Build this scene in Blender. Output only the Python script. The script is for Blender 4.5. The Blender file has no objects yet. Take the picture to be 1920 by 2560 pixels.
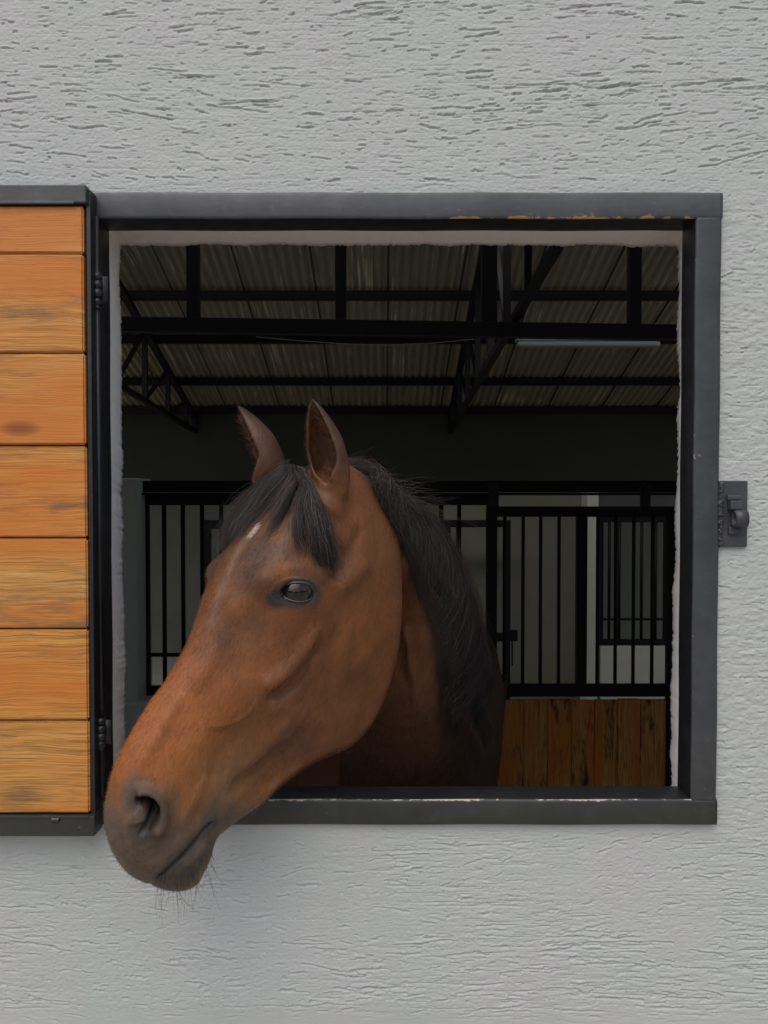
import bpy, bmesh, math, random
import numpy as np
from mathutils import Vector
from mathutils.bvhtree import BVHTree
R = math.radians
random.seed(7); rng = np.random.default_rng(7)
sc = bpy.context.scene
COL = sc.collection

# ------------------------------------------------------------------ camera
CAMZ = 1.85; CY = -1.28; F = 1922.0; PITCH = R(-1.2)
cam = bpy.data.cameras.new('camera'); cam.sensor_fit = 'HORIZONTAL'; cam.sensor_width = 36; cam.lens = F/1920*36
cam.clip_start = .02; cam.clip_end = 500
co = bpy.data.objects.new('camera', cam); COL.objects.link(co)
co.location = (0, CY, CAMZ); co.rotation_euler = (R(90)+PITCH, 0, 0); sc.camera = co
# ------------------------------------------------------------------ sky and sun (overcast)
W = bpy.data.worlds.new('World'); sc.world = W; W.use_nodes = True
nt = W.node_tree; bg = nt.nodes['Background']
sky = nt.nodes.new('ShaderNodeTexSky'); sky.sky_type = 'NISHITA'; sky.sun_disc = False
SUN_EL, SUN_AZ = 58, 200          # azimuth measured clockwise from +Y: behind the camera, a little to the left
sky.sun_elevation = R(SUN_EL); sky.sun_rotation = R(SUN_AZ)
sky.air_density = 1.0; sky.dust_density = 4.0; sky.ozone_density = 1.0
nt.links.new(sky.outputs[0], bg.inputs[0]); bg.inputs[1].default_value = .105
sl = bpy.data.lights.new('sun', 'SUN'); sl.energy = .85; sl.angle = R(80); sl.color = (1, .97, .93)
so = bpy.data.objects.new('sun', sl); COL.objects.link(so)
az = R(SUN_AZ); el = R(SUN_EL)
sd = Vector((math.sin(az)*math.cos(el), math.cos(az)*math.cos(el), math.sin(el)))
so.rotation_euler = sd.to_track_quat('Z', 'Y').to_euler(); so.location = sd*20+Vector((0, 0, 2))
sc.view_settings.view_transform = 'Standard'; sc.view_settings.look = 'None'
sc.view_settings.gamma = 1; sc.view_settings.exposure = 0.48
sc.cycles.use_denoising = True; sc.cycles.denoising_prefilter = 'NONE'; sc.cycles.use_adaptive_sampling = False; sc.cycles.sample_clamp_indirect = 3
sc.cycles.max_bounces = 8; sc.cycles.diffuse_bounces = 5

# ------------------------------------------------------------------ helpers
def at(x, y, Y):
    """point of the plane at depth Y that the photograph shows at pixel x, y"""
    d = np.array([(x-960)/F, 1.0, -(y-1280)/F]); c, s = math.cos(PITCH), math.sin(PITCH)
    r = np.array([d[0], d[1]*c-d[2]*s, d[1]*s+d[2]*c])
    return np.array([0, CY, CAMZ]) + r*(Y-CY)/r[1]
def ray(x, y):
    p = at(x, y, 0); o = np.array([0, CY, CAMZ]); d = p-o
    return Vector(o), Vector(d).normalized()
def mesh_np(name, verts, faces_list, smooth=True):
    me = bpy.data.meshes.new(name); verts = np.asarray(verts, np.float32).reshape(-1, 3)
    loops = []; starts = []; n = 0
    for fa in faces_list:
        fa = np.asarray(fa, np.int32)
        if fa.size == 0: continue
        k = fa.shape[1]; loops.append(fa.ravel()); starts.append(n+np.arange(len(fa), dtype=np.int32)*k); n += fa.size
    loops = np.concatenate(loops); starts = np.concatenate(starts)
    me.vertices.add(len(verts)); me.vertices.foreach_set('co', verts.ravel())
    me.loops.add(len(loops)); me.loops.foreach_set('vertex_index', loops)
    me.polygons.add(len(starts)); me.polygons.foreach_set('loop_start', starts)
    me.update(calc_edges=True); me.validate()
    if smooth: me.polygons.foreach_set('use_smooth', np.ones(len(me.polygons), bool))
    return me
def link(name, me, mat=None, parent=None):
    o = bpy.data.objects.new(name, me); COL.objects.link(o)
    if mat is not None and me is not None: me.materials.append(mat)
    if parent is not None: o.parent = parent
    return o
def tag(o, label, cat, group=None):
    o['label'] = label; o['category'] = cat; o['kind'] = 'thing'
    if group: o['group'] = group
    return o
def structure(o): o['kind'] = 'structure'; return o
def empty(name, loc, label, cat, group=None):
    o = bpy.data.objects.new(name, None); COL.objects.link(o); o.location = loc
    o.empty_display_size = .1
    return tag(o, label, cat, group)
class MB:
    """collects boxes, bars and tubes, in world coordinates, into one mesh"""
    def __init__(s): s.bm = bmesh.new()
    def box(s, lo, hi, bevel=0.0, jit=0.0):
        lo = np.array(lo, float); hi = np.array(hi, float)
        b = bmesh.new(); r = bmesh.ops.create_cube(b, size=1)
        for v in b.verts:
            v.co = Vector([lo[i] if v.co[i] < 0 else hi[i] for i in range(3)])
        if bevel > 0: bmesh.ops.bevel(b, geom=b.edges[:], offset=bevel, segments=2, affect='EDGES', profile=.6)
        s._add(b); return s
    def bar(s, p, q, w, h=None, up=(0, 0, 1), bevel=0.0):
        p = Vector(p); q = Vector(q); h = h or w; d = (q-p); L = d.length; d.normalize()
        upv = Vector(up)
        if abs(d.dot(upv)) > .95: upv = Vector((0, 1, 0))
        a = d.cross(upv).normalized(); c = a.cross(d).normalized()
        b = bmesh.new(); bmesh.ops.create_cube(b, size=1)
        if bevel > 0:
            for v in b.verts: v.co = Vector((v.co.x*w, v.co.y*L, v.co.z*h))
            bmesh.ops.bevel(b, geom=b.edges[:], offset=bevel, segments=2, affect='EDGES', profile=.6)
            for v in b.verts: v.co = (p+q)/2 + a*v.co.x + d*v.co.y + c*v.co.z
        else:
            for v in b.verts: v.co = (p+q)/2 + a*(v.co.x*w) + d*(v.co.y*L) + c*(v.co.z*h)
        s._add(b); return s
    def tube(s, p, q, r, n=12, r2=None):
        p = Vector(p); q = Vector(q); d = q-p; b = bmesh.new()
        bmesh.ops.create_cone(b, cap_ends=True, segments=n, radius1=r, radius2=r if r2 is None else r2, depth=d.length)
        rot = d.to_track_quat('Z', 'Y')
        for v in b.verts: v.co = (p+q)/2 + rot @ v.co
        s._add(b); return s
    def _add(s, b):
        bmesh.ops.recalc_face_normals(b, faces=b.faces[:])
        me = bpy.data.meshes.new('tmp'); b.to_mesh(me); b.free(); s.bm.from_mesh(me); bpy.data.meshes.remove(me)
    def build(s, name, mat, parent=None, smooth=False):
        me = bpy.data.meshes.new(name); s.bm.to_mesh(me); s.bm.free()
        if smooth: me.polygons.foreach_set('use_smooth', np.ones(len(me.polygons), bool))
        if parent is not None:            # keep the coordinates local to the thing's base
            off = parent.matrix_basis.translation.copy()
            pp = parent.parent
            while pp is not None: off += pp.matrix_basis.translation; pp = pp.parent
            me.transform(__import__('mathutils').Matrix.Translation(-off))
        return link(name, me, mat, parent)
def own_origin(o):
    """moves a single-mesh thing's origin to the middle of its base"""
    me = o.data; n = len(me.vertices); a = np.empty(n*3, np.float32); me.vertices.foreach_get('co', a); a = a.reshape(-1, 3)
    c = np.array([(a[:, 0].min()+a[:, 0].max())/2, (a[:, 1].min()+a[:, 1].max())/2, a[:, 2].min()])
    me.vertices.foreach_set('co', (a-c).astype(np.float32).ravel()); me.update(); o.location = Vector(c); return o
def smoothstep(a, b, x):
    t = np.clip((x-a)/(b-a), 0, 1); return t*t*(3-2*t)
def field(shape, lx, lz, seed):
    """smooth random field, unit deviation, correlation lengths in cells"""
    g = np.random.default_rng(seed).standard_normal(shape)
    fz = np.fft.fftfreq(shape[0])[:, None]; fx = np.fft.rfftfreq(shape[1])[None, :]
    f = np.fft.irfft2(np.fft.rfft2(g)*np.exp(-2*math.pi**2*((fx*lx)**2+(fz*lz)**2)), s=shape)
    return f/f.std()

class Mat:
    def __init__(s, name, base=(.5, .5, .5), rough=.5, spec=.5, metal=0):
        s.m = bpy.data.materials.new(name); s.m.use_nodes = True; s.t = s.m.node_tree; s.n = s.t.nodes
        s.b = s.n['Principled BSDF']; s.set('Base Color', (*base, 1)); s.set('Roughness', rough); s.set('Metallic', metal)
        s.set('Specular IOR Level', spec)
    def set(s, k, v):
        if hasattr(v, 'is_output') or isinstance(v, bpy.types.NodeSocket): s.t.links.new(v, s.b.inputs[k])
        else: s.b.inputs[k].default_value = v
        return s
    def _in(s, n, i, v):
        if isinstance(v, bpy.types.NodeSocket): s.t.links.new(v, n.inputs[i])
        elif v is not None: n.inputs[i].default_value = v
    def coord(s, scale=(1, 1, 1), kind='Object', loc=(0, 0, 0)):
        c = s.n.new('ShaderNodeTexCoord'); m = s.n.new('ShaderNodeMapping')
        m.inputs['Scale'].default_value = scale; m.inputs['Location'].default_value = loc
        s.t.links.new(c.outputs[kind], m.inputs['Vector']); return m.outputs[0]
    def noise(s, vec, scale=5, detail=4, rough=.55, dist=0):
        n = s.n.new('ShaderNodeTexNoise'); s._in(n, 'Vector', vec); n.inputs['Scale'].default_value = scale
        n.inputs['Detail'].default_value = detail; n.inputs['Roughness'].default_value = rough; n.inputs['Distortion'].default_value = dist
        return n.outputs['Fac']
    def ramp(s, fac, stops):
        n = s.n.new('ShaderNodeValToRGB'); s._in(n, 0, fac); e = n.color_ramp.elements
        while len(e) < len(stops): e.new(.5)
        for el_, (p, c) in zip(e, stops):
            el_.position = p; el_.color = (*c, 1) if not np.isscalar(c) else (c, c, c, 1)
        return n.outputs[0]
    def mix(s, f, a, b, mode='MIX'):
        n = s.n.new('ShaderNodeMix'); n.data_type = 'RGBA'; n.blend_type = mode
        s._in(n, 0, f)
        for i, v in ((6, a), (7, b)):
            if isinstance(v, tuple) and len(v) == 3: v = (*v, 1)
            s._in(n, i, v)
        return n.outputs[2]
    def math(s, op, a, b=None):
        n = s.n.new('ShaderNodeMath'); n.operation = op; s._in(n, 0, a); s._in(n, 1, b); return n.outputs[0]
    def attr(s, name, out='Color'):
        n = s.n.new('ShaderNodeAttribute'); n.attribute_name = name; return n.outputs[out]
    def bump(s, h, strength=.3, dist=.01, normal=None):
        n = s.n.new('ShaderNodeBump'); s._in(n, 'Height', h); n.inputs['Strength'].default_value = strength; n.inputs['Distance'].default_value = dist
        if normal is not None: s.t.links.new(normal, n.inputs['Normal'])
        s.set('Normal', n.outputs[0]); return n.outputs[0]

# ------------------------------------------------------------------ materials
M = {}
m = Mat('stucco_paint', (.47, .47, .465), .62, .25)
v = m.coord()
big = m.noise(v, 2.2, 3); fine = m.noise(v, 60, 4)
c = m.mix(m.ramp(m.noise(v, 5.5, 4, .6), [(.38, 0), (.62, 1)]), (.428, .466, .446), (.446, .456, .454))
c = m.mix(m.ramp(m.noise(v, 9, 4), [(.5, 0), (.78, .55)]), c, (.40, .435, .42))
speck = m.ramp(m.noise(v, 170, 2), [(.735, 0), (.76, 1)])
c = m.mix(speck, c, (.2, .17, .13))
m.set('Base Color', c); m.bump(m.noise(m.coord((.4, 1, 1.7)), 300, 6, .75), .30, .0012); M['stucco'] = m.m

m = Mat('reveal_plaster', (.42, .4, .36), .8, .2)
v = m.coord(); c = m.mix(m.noise(v, 8, 4), (.82, .79, .735), (.74, .72, .68)); m.set('Base Color', c)
m.bump(m.math('ADD', m.noise(v, 60, 6, .6), m.math('MULTIPLY', m.ramp(m.noise(v, 110, 2), [(.62, 1), (.70, 0)]), .7)), .4, .003); M['reveal'] = m.m

def chip_metal(name, base, rough, chips):
    """dark gloss paint with wear whose amount is stored on the mesh (attribute wear)"""
    m = Mat(name, base, rough, .5); v = m.coord()
    c = m.mix(m.ramp(m.noise(v, 9, 6, .7), [(.3, 0), (.7, 1)]), tuple(x*.72 for x in base), tuple(x*1.30 for x in base))
    c = m.mix(m.ramp(m.noise(m.coord((1, 1, 1)), 26, 5, .75), [(.56, 0), (.74, .35)]), c, tuple(min(1, x*2.0+.02) for x in base))
    scr = m.ramp(m.noise(m.coord((1, 1, 1)), 75, 4, .6), [(.745, 0), (.76, 1)])
    c = m.mix(m.math('MULTIPLY', scr, .5), c, (.42, .39, .33))
    if chips:
        w = m.attr('wear', 'Fac'); n = m.noise(m.coord((.7, 1, 1.2)), 70, 5, .65)
        ch = m.ramp(m.math('ADD', n, m.math('MULTIPLY', w, .42)), [(.76, 0), (.79, 1)])
        c = m.mix(ch, c, m.mix(m.noise(v, 90, 2), chips, tuple(x*.55 for x in chips)))
        halo = m.ramp(m.math('ADD', n, m.math('MULTIPLY', w, .42)), [(.70, 0), (.76, .5), (.77, 0)])
        c = m.mix(halo, c, (.17, .18, .2))
    m.set('Base Color', c); m.set('Roughness', m.ramp(m.noise(v, 30, 4), [(.3, rough*.8), (.7, rough*1.25)]))
    m.bump(m.noise(m.coord((.5, 1, 1)), 70, 5), .25, .002); return m.m
M['frame'] = chip_metal('frame_paint', (.040, .044, .047), .42, (.5, .4, .26))
M['frame_top'] = chip_metal('frame_paint_rust', (.050, .055, .061), .42, (.55, .30, .09))
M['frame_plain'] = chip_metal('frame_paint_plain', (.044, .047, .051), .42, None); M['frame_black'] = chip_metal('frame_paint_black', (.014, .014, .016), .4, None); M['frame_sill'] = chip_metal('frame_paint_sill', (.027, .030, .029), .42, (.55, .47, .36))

m = Mat('interior_steel', (.012, .012, .014), .55, .35); M['steel'] = m.m
m = Mat('bar_steel', (.008, .008, .009), .6, .25); M['bars'] = m.m
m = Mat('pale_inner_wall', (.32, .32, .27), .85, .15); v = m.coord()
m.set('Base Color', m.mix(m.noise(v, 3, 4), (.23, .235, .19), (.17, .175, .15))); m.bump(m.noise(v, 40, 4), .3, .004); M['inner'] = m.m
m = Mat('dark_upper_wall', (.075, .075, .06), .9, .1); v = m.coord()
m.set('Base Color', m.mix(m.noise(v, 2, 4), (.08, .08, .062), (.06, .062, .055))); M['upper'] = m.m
m = Mat('lamp_housing', (.33, .36, .35), .5, .4); M['lamp'] = m.m
m = Mat('pillar_plaster', (.4, .4, .35), .85, .15); v = m.coord(); m.set('Base Color', m.mix(m.noise(v, 6, 4), (.62, .625, .55), (.5, .505, .45)))
m.bump(m.noise(v, 60, 5), .5, .004); M['pillar'] = m.m

def wood(name, lo, mid, hi, stain, axis=0, grain=85, stains=.62):
    m = Mat(name, mid, .5, .35)
    sc_ = [1.3, 1, grain] if axis == 0 else [grain, 1, 1.3]
    off = m.n.new('ShaderNodeCombineXYZ'); r = m.attr('rnd', 'Fac')
    for i in range(3): m.t.links.new(m.math('MULTIPLY', r, (7.3, 3.1, 5.7)[i]), off.inputs[i])
    tc = m.n.new('ShaderNodeTexCoord'); add = m.n.new('ShaderNodeVectorMath'); add.operation = 'ADD'
    m.t.links.new(tc.outputs['Object'], add.inputs[0]); m.t.links.new(off.outputs[0], add.inputs[1])
    def mp(s):
        k = m.n.new('ShaderNodeMapping'); k.inputs['Scale'].default_value = s; m.t.links.new(add.outputs[0], k.inputs[0]); return k.outputs[0]
    # warped coordinate: growth rings stretched along the board, bent round knots
    warp = m.noise(mp((3.2, 1, 5) if axis == 0 else (5, 1, 3.2)), 1.6, 3)
    wv = m.n.new('ShaderNodeVectorMath'); wv.operation = 'SCALE'; wv.inputs['Scale'].default_value = .026
    cx = m.n.new('ShaderNodeCombineXYZ'); m.t.links.new(warp, cx.inputs[2 if axis == 0 else 0]); m.t.links.new(cx.outputs[0], wv.inputs[0])
    ad2 = m.n.new('ShaderNodeVectorMath'); ad2.operation = 'ADD'; m.t.links.new(add.outputs[0], ad2.inputs[0]); m.t.links.new(wv.outputs[0], ad2.inputs[1])
    def mp2(s):
        k = m.n.new('ShaderNodeMapping'); k.inputs['Scale'].default_value = s; m.t.links.new(ad2.outputs[0], k.inputs[0]); return k.outputs[0]
    g1 = m.noise(mp2(tuple(sc_)), 3.2, 5, .6); 
    g2 = m.noise(mp2((sc_[0]*1.8, 1, sc_[2]*2.4) if axis == 0 else (sc_[0]*2.4, 1, sc_[2]*1.8)), 4.0, 3, .6)
    c = m.ramp(g1, [(.28, lo), (.5, mid), (.72, hi)])
    c = m.mix(m.ramp(g2, [(.36, .75), (.52, 0)]), c, tuple(x*.42 for x in lo))
    tone = m.noise(mp((1.2, 1, 7) if axis == 0 else (7, 1, 1.2)), 1.3, 3)
    c = m.mix(m.ramp(tone, [(.38, .8), (.58, 0)]), c, tuple(np.array(mid)*np.array((.92, .58, .36))))
    st = m.noise(mp((1.6, 1, 7) if axis == 0 else (7, 1, 1.6)), 2.0, 7, .62, .4)
    st2 = m.noise(mp((9, 1, 60) if axis == 0 else (60, 1, 9)), 2.2, 4, .6)
    sf = m.ramp(m.math('ADD', st, m.math('MULTIPLY', m.math('SUBTRACT', st2, .5), .3)), [(.53, 0), (.66, stains)])
    c = m.mix(sf, c, stain)
    k = m.n.new('ShaderNodeTexVoronoi'); k.inputs['Scale'].default_value = 1; m.t.links.new(mp((2.4, 1, 6.5) if axis == 0 else (6.5, 1, 2.4)), k.inputs['Vector'])
    c = m.mix(m.ramp(k.outputs['Distance'], [(.045, .85), (.075, .5), (.10, 0)]), c, tuple(np.array(lo)*np.array((.55, .35, .4))))
    hue = m.math('FRACT', m.math('MULTIPLY', r, 3.7))
    c = m.mix(hue, c, m.mix(1.0, c, (1.02, .90, .74), 'MULTIPLY'))
    m.set('Base Color', c)
    m.set('Roughness', m.ramp(g1, [(.3, .6), (.7, .42)]))
    m.bump(m.math('ADD', g2, m.math('MULTIPLY', g1, .6)), .35, .0018); return m.m
M['board'] = wood('shutter_wood', (.39, .170, .036), (.57, .295, .075), (.68, .41, .15), (.10, .078, .056))
M['door_wood'] = wood('door_wood', (.36, .16, .035), (.6, .29, .07), (.75, .42, .13), (.03, .02, .014), axis=2, grain=30, stains=.9)

m = Mat('roof_sheet', (.3, .27, .2), .7, .2); v = m.coord((20, .35, .35)); v2 = m.coord((1.6, 1.1, 1.1))
g = m.noise(v, 2.4, 6, .65); g2 = m.noise(v2, 1.6, 4)
c = m.mix(m.noise(m.coord((5, .8, .8)), 2, 4), (.36, .315, .22), (.24, .21, .15))
st = m.ramp(m.math('MULTIPLY', m.ramp(g, [(.52, 0), (.66, 1)]), m.ramp(g2, [(.42, 0), (.60, 1)])), [(.15, 0), (.8, .85)])
c = m.mix(st, c, (.85, .74, .5))
x_ = m.n.new('ShaderNodeSeparateXYZ'); m.t.links.new(m.coord(), x_.inputs[0])
fx = m.math('FRACT', m.math('DIVIDE', m.math('SUBTRACT', x_.outputs[0], .025-6.24), .624))
c = m.mix(m.ramp(fx, [(0.0, .9), (.03, .9), (.034, 0)]), c, (.02, .02, .018)); m.set('Base Color', c); M['roof'] = m.m
m = Mat('yard_dirt', (.27, .2, .14), .95, .1); v = m.coord(); m.set('Base Color', m.mix(m.noise(v, 1.5, 6), (.41, .365, .31), (.30, .265, .22)))
m.bump(m.noise(v, 12, 6), .5, .02); M['dirt'] = m.m
m = Mat('stable_concrete', (.3, .28, .25), .9, .1); v = m.coord(); m.set('Base Color', m.mix(m.noise(v, 2, 6), (.45, .43, .38), (.34, .33, .29))); M['concrete'] = m.m

# ------------------------------------------------------------------ ground and floor
def sheet(name, x0, x1, y0, y1, z, mat):
    me = mesh_np(name, [(x0, y0, z), (x1, y0, z), (x1, y1, z), (x0, y1, z)], [[(0, 1, 2, 3)]], False)
    return structure(link(name, me, mat))
sheet('ground', -150, 150, -200, 250, 0, M['dirt'])
sheet('stable_floor', -7, 7, .12, 7.7, .004, M['concrete'])

def added_horizon():  # unseen dark ridge added behind the camera to shape the eye's reflection
    a = np.linspace(R(150), R(390), 160); rows = []
    hgt = 5.5+1.6*np.sin(a*5)+1.1*np.sin(a*13+1)+.5*np.sin(a*31)
    for f_, d_ in ((0, 26), (.35, 29), (.75, 34), (1, 42), (.6, 70), (0, 90)):
        rows.append(np.stack([np.cos(a)*d_, np.sin(a)*d_, hgt*f_-.02+.25*f_*np.sin(a*57+d_)], -1))
    V = np.array(rows); idx = np.arange(6*160).reshape(6, 160); f = np.stack([idx[:-1, :-1], idx[:-1, 1:], idx[1:, 1:], idx[1:, :-1]], -1).reshape(-1, 4)
    m = Mat('added_horizon_dark', (.05, .06, .03), .95, .05); v = m.coord(); m.set('Base Color', m.mix(m.noise(v, .6, 5), (.06, .07, .03), (.035, .04, .02)))
    structure(link('added_horizon', mesh_np('added_horizon', V.reshape(-1, 3), [f]), m.m))
added_horizon()
# ------------------------------------------------------------------ stucco wall with its window opening
FX0, FX1 = -.514, at(1800, 1280, -.012)[0]         # steel frame, outer edges
FZ1, FZ0 = at(960, 479, -.012)[2], at(960, 2064, -.012)[2]
FW = .044; FD = .062                                               # face width, depth of the tube
OX0, OX1, OZ0, OZ1 = FX0+FW-.002, FX1-FW+.002, FZ0+FW-.002, FZ1-FW+.002  # opening in the plaster
def build_wall():
    st = .00105
    xf = np.arange(-.72, .72+st/2, st); zf = np.arange(CAMZ-.90, CAMZ+.87+st/2, st)
    hx0, hx1 = FX0+.015, FX1-.015; hz0, hz1 = FZ0+.015, FZ1-.015     # hole edges lie hidden under the steel frame
    def snap(a, v): a[np.argmin(abs(a-v))] = v
    for v_ in (hx0, hx1): snap(xf, v_)
    for v_ in (hz0, hz1): snap(zf, v_)
    xs = np.concatenate([np.linspace(-7, -.9, 30), [-.85, -.78], xf, [.78, .85], np.linspace(.9, 7, 30)])
    zs = np.concatenate([np.linspace(.0, CAMZ-1.0, 12), [CAMZ-.93], zf, [CAMZ+.90], np.linspace(CAMZ+.97, CAMZ+1.75, 12)])
    nx, nz = len(xf), len(zf)
    H = np.zeros((nz, nx)); Xg, Zg = np.meshgrid(xf, zf)
    # trowelled skin
    ptch = smoothstep(-.3, 1.1, field((nz, nx), 90, 45, 3)); top = smoothstep(CAMZ+.42, CAMZ+.56, Zg)
    bot = smoothstep(CAMZ-.50, CAMZ-.62, Zg); side = smoothstep(.5, .56, Xg)*(1-top)*(1-bot)
    H += .00016*field((nz, nx), 10, 1.2, 1)*(.35+.65*ptch)+.00016*field((nz, nx), 1.6, 1.0, 2)+.0007*field((nz, nx), 160, 90, 4)+.00012*field((nz, nx), 34, 8, 14)
    H += side*.00030*field((nz, nx), 4, 2.2, 9)
    # torn horizontal gouges left by the float
    rg = np.random.default_rng(21)
    jag = field((nz, nx), 2.0, 1.0, 5); jag2 = field((nz, nx), 7, 2.2, 6)
    warp = field((nz, nx), 120, 60, 11)*.09
    def gouge(cx, cz, L, th, dep, ang):
        i0 = max(0, int((cx-L*.62-xf[0])/st)); i1 = min(nx, int((cx+L*.62-xf[0])/st)+1)
        j0 = max(0, int((cz-th*3-L*.35-zf[0])/st)); j1 = min(nz, int((cz+th*3+L*.35-zf[0])/st)+1)
        if i1-i0 < 2 or j1-j0 < 2: return
        X = Xg[j0:j1, i0:i1]-cx; Z = Zg[j0:j1, i0:i1]-cz
        ca, sa = math.cos(ang), math.sin(ang); u = X*ca+Z*sa; w = -X*sa+Z*ca
        ph = rg.uniform(0, 6); w = w+.0009*np.sin(u*70+ph)+.0008*jag2[j0:j1, i0:i1]
        half = th*.5*(1+.75*jag[j0:j1, i0:i1])*np.clip(1.5*(1-(2*abs(u)/L)**4), 0, 1)
        up = smoothstep(half+.0003, half-.0009, w)            # sharp upper lip
        lo = smoothstep(-half-.0030, half*.4, w)              # softer lower slope
        d = up*lo*smoothstep(L*.5, L*.42, abs(u))
        blk = H[j0:j1, i0:i1]; blk -= dep*d
        rim = np.exp(-((w-half-.0022)/.0016)**2)*smoothstep(L*.5, L*.4, abs(u))
        blk += .0006*rim
    def scatter(n, x0, x1, z0, z1, Lm, thm, dep, spread):
        for _ in range(n):
            cx = rg.uniform(x0, x1); cz = rg.uniform(z0, z1)
            i = min(nx-1, max(0, int((cx-xf[0])/st))); j = min(nz-1, max(0, int((cz-zf[0])/st)))
            if ptch[j, i] < rg.uniform(-.9, .9): continue
            L = min(.11, max(.006, rg.lognormal(math.log(Lm), .65)))
            th = thm*rg.uniform(.55, 1.35)*(.7+.3*min(1, L/.03))
            gouge(cx, cz, L, th, dep*rg.uniform(.55, 1.2), warp[j, i]+rg.normal(0, spread))
    # clusters: neighbouring gouges run together in broken lines
    def crackle(lx, lz, seed, t0, t1, dep, zone):
        n_ = field((nz, nx), lx, lz, seed)+.18*field((nz, nx), 1.2, .8, seed+1)
        H[:] -= dep*smoothstep(t0, t1, n_)*zone
    rough_z = np.clip(.25+.9*ptch, 0, 1)
    crackle(13, 1.1, 31, 1.15, 1.55, .0012, top*rough_z); crackle(26, 1.0, 33, 1.3, 1.6, .0016, top*rough_z); crackle(6, 1.1, 45, 1.5, 2.0, .0012, top)
    crackle(9, 1.0, 35, 1.2, 1.6, .0009, bot*rough_z); crackle(18, 1.0, 37, 1.4, 1.7, .0012, bot*rough_z); crackle(4, 1.0, 47, 1.7, 2.1, .0011, bot)
    crackle(5, 1.3, 39, 1.4, 2.0, .0008, side); crackle(12, 1.3, 41, 1.6, 2.0, .0009, side)
    scatter(250, -.72, .72, CAMZ+.60, CAMZ+.87, .034, .0013, .0028, .03)
    scatter(190, -.72, .72, CAMZ+.52, CAMZ+.70, .024, .0011, .0021, .07)
    scatter(800, -.72, .72, CAMZ+.52, CAMZ+.87, .010, .0011, .0023, .09)
    scatter(200, .55, .72, CAMZ-.56, CAMZ+.50, .008, .0014, .0018, .30)
    scatter(330, -.72, .72, CAMZ-.76, CAMZ-.55, .018, .0013, .0018, .12)
    scatter(430, -.72, .72, CAMZ-.90, CAMZ-.74, .026, .0014, .0024, .06)
    edge = np.minimum.reduce([abs(Xg-xf[0]), abs(Xg-xf[-1]), abs(Zg-zf[0]), abs(Zg-zf[-1])])
    H *= smoothstep(0, .05, edge)
    Yv = np.zeros((len(zs), len(xs))); ix = np.searchsorted(xs, xf[0]); iz = np.searchsorted(zs, zf[0])
    Yv[iz:iz+nz, ix:ix+nx] = -np.clip(H, -.006, .0035)
    XX, ZZ = np.meshgrid(xs, zs); V = np.stack([XX, Yv, ZZ], -1).reshape(-1, 3)
    idx = np.arange(len(V)).reshape(len(zs), len(xs))
    q = np.stack([idx[:-1, :-1], idx[:-1, 1:], idx[1:, 1:], idx[1:, :-1]], -1)
    cx = (xs[:-1]+xs[1:])/2; cz = (zs[:-1]+zs[1:])/2
    inside = ((cx > hx0) & (cx < hx1))[None, :] & ((cz > hz0) & (cz < hz1))[:, None]
    faces = q[~inside]
    used = np.zeros(len(V), bool); used[faces.ravel()] = True
    remap = np.cumsum(used)-1; V = V[used]; faces = remap[faces]
    me = mesh_np('front_wall', V, [faces]); w = tag(link('front_wall', me, M['stucco']), 'pale grey rough stucco wall around the stable window', 'wall')
    # plaster lining of the opening: a broad rough edged lip inside the frame, and the inner side of the wall
    n = 260
    def ring(x0, x1, z0, z1, y, rough, sd):
        r = np.random.default_rng(sd); out = []
        per = [((x0, z0), (x1, z0)), ((x1, z0), (x1, z1)), ((x1, z1), (x0, z1)), ((x0, z1), (x0, z0))]
        for (a, b) in per:
            for t in np.linspace(0, 1, n, endpoint=False): out.append((a[0]+(b[0]-a[0])*t, y, a[1]+(b[1]-a[1])*t))
        P = np.array(out); k = len(P)
        f = np.fft.irfft(np.fft.rfft(r.standard_normal(k))*np.exp(-(np.arange(k//2+1)/70.)**2), k); f /= f.std()
        f2 = np.fft.irfft(np.fft.rfft(r.standard_normal(k))*np.exp(-(np.arange(k//2+1)/9.)**2), k); f2 /= f2.std()
        nrm = np.repeat(np.array([(0, 0, 1), (-1, 0, 0), (0, 0, -1), (1, 0, 0)], float), n, 0)
        f3 = r.standard_normal(k); P += nrm*(rough*(.30*f+.55*f2+.30*f3))[:, None]; P[:, 1] += rough*.7*np.roll(f, 7)
        if rough > .0002: P[n:2*n, 0] += .009*smoothstep(CAMZ-.45, CAMZ+.30, P[n:2*n, 2])*min(1, rough/.0018)
        return P
    ox0, ox1, oz0, oz1 = OX0, OX1, OZ0, OZ1
    rings = [ring(ox0-.002, ox1+.002, oz0-.002, oz1+.002, .03, 0, 1), ring(ox0+.001, ox1-.000, oz0-.024, oz1-.001, .055, .0003, 2),
             ring(ox0+.002, ox1+.002, oz0-.030, oz1-.001, .075, .0010, 2), ring(ox0+.001, ox1+.006, oz0-.031, oz1-.005, .098, .0018, 2), ring(ox0-.002, ox1+.010, oz0-.032, oz1-.005, .116, .0026, 2),
             ring(ox0-.02, ox1+.03, oz0-.05, oz1+.02, .121, .002, 2), ring(-7, 7, 0, CAMZ+1.75, .122, 0, 1)]
    V = np.concatenate(rings); k = 4*n; i = np.arange(k); j = (i+1) % k; fs = []
    for a in range(len(rings)-1): fs.append(np.stack([a*k+i, a*k+j, (a+1)*k+j, (a+1)*k+i], -1))
    me = mesh_np('plaster_lining', V, [np.concatenate(fs)]); link('plaster_lining', me, M['reveal'], w)
build_wall()

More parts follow.
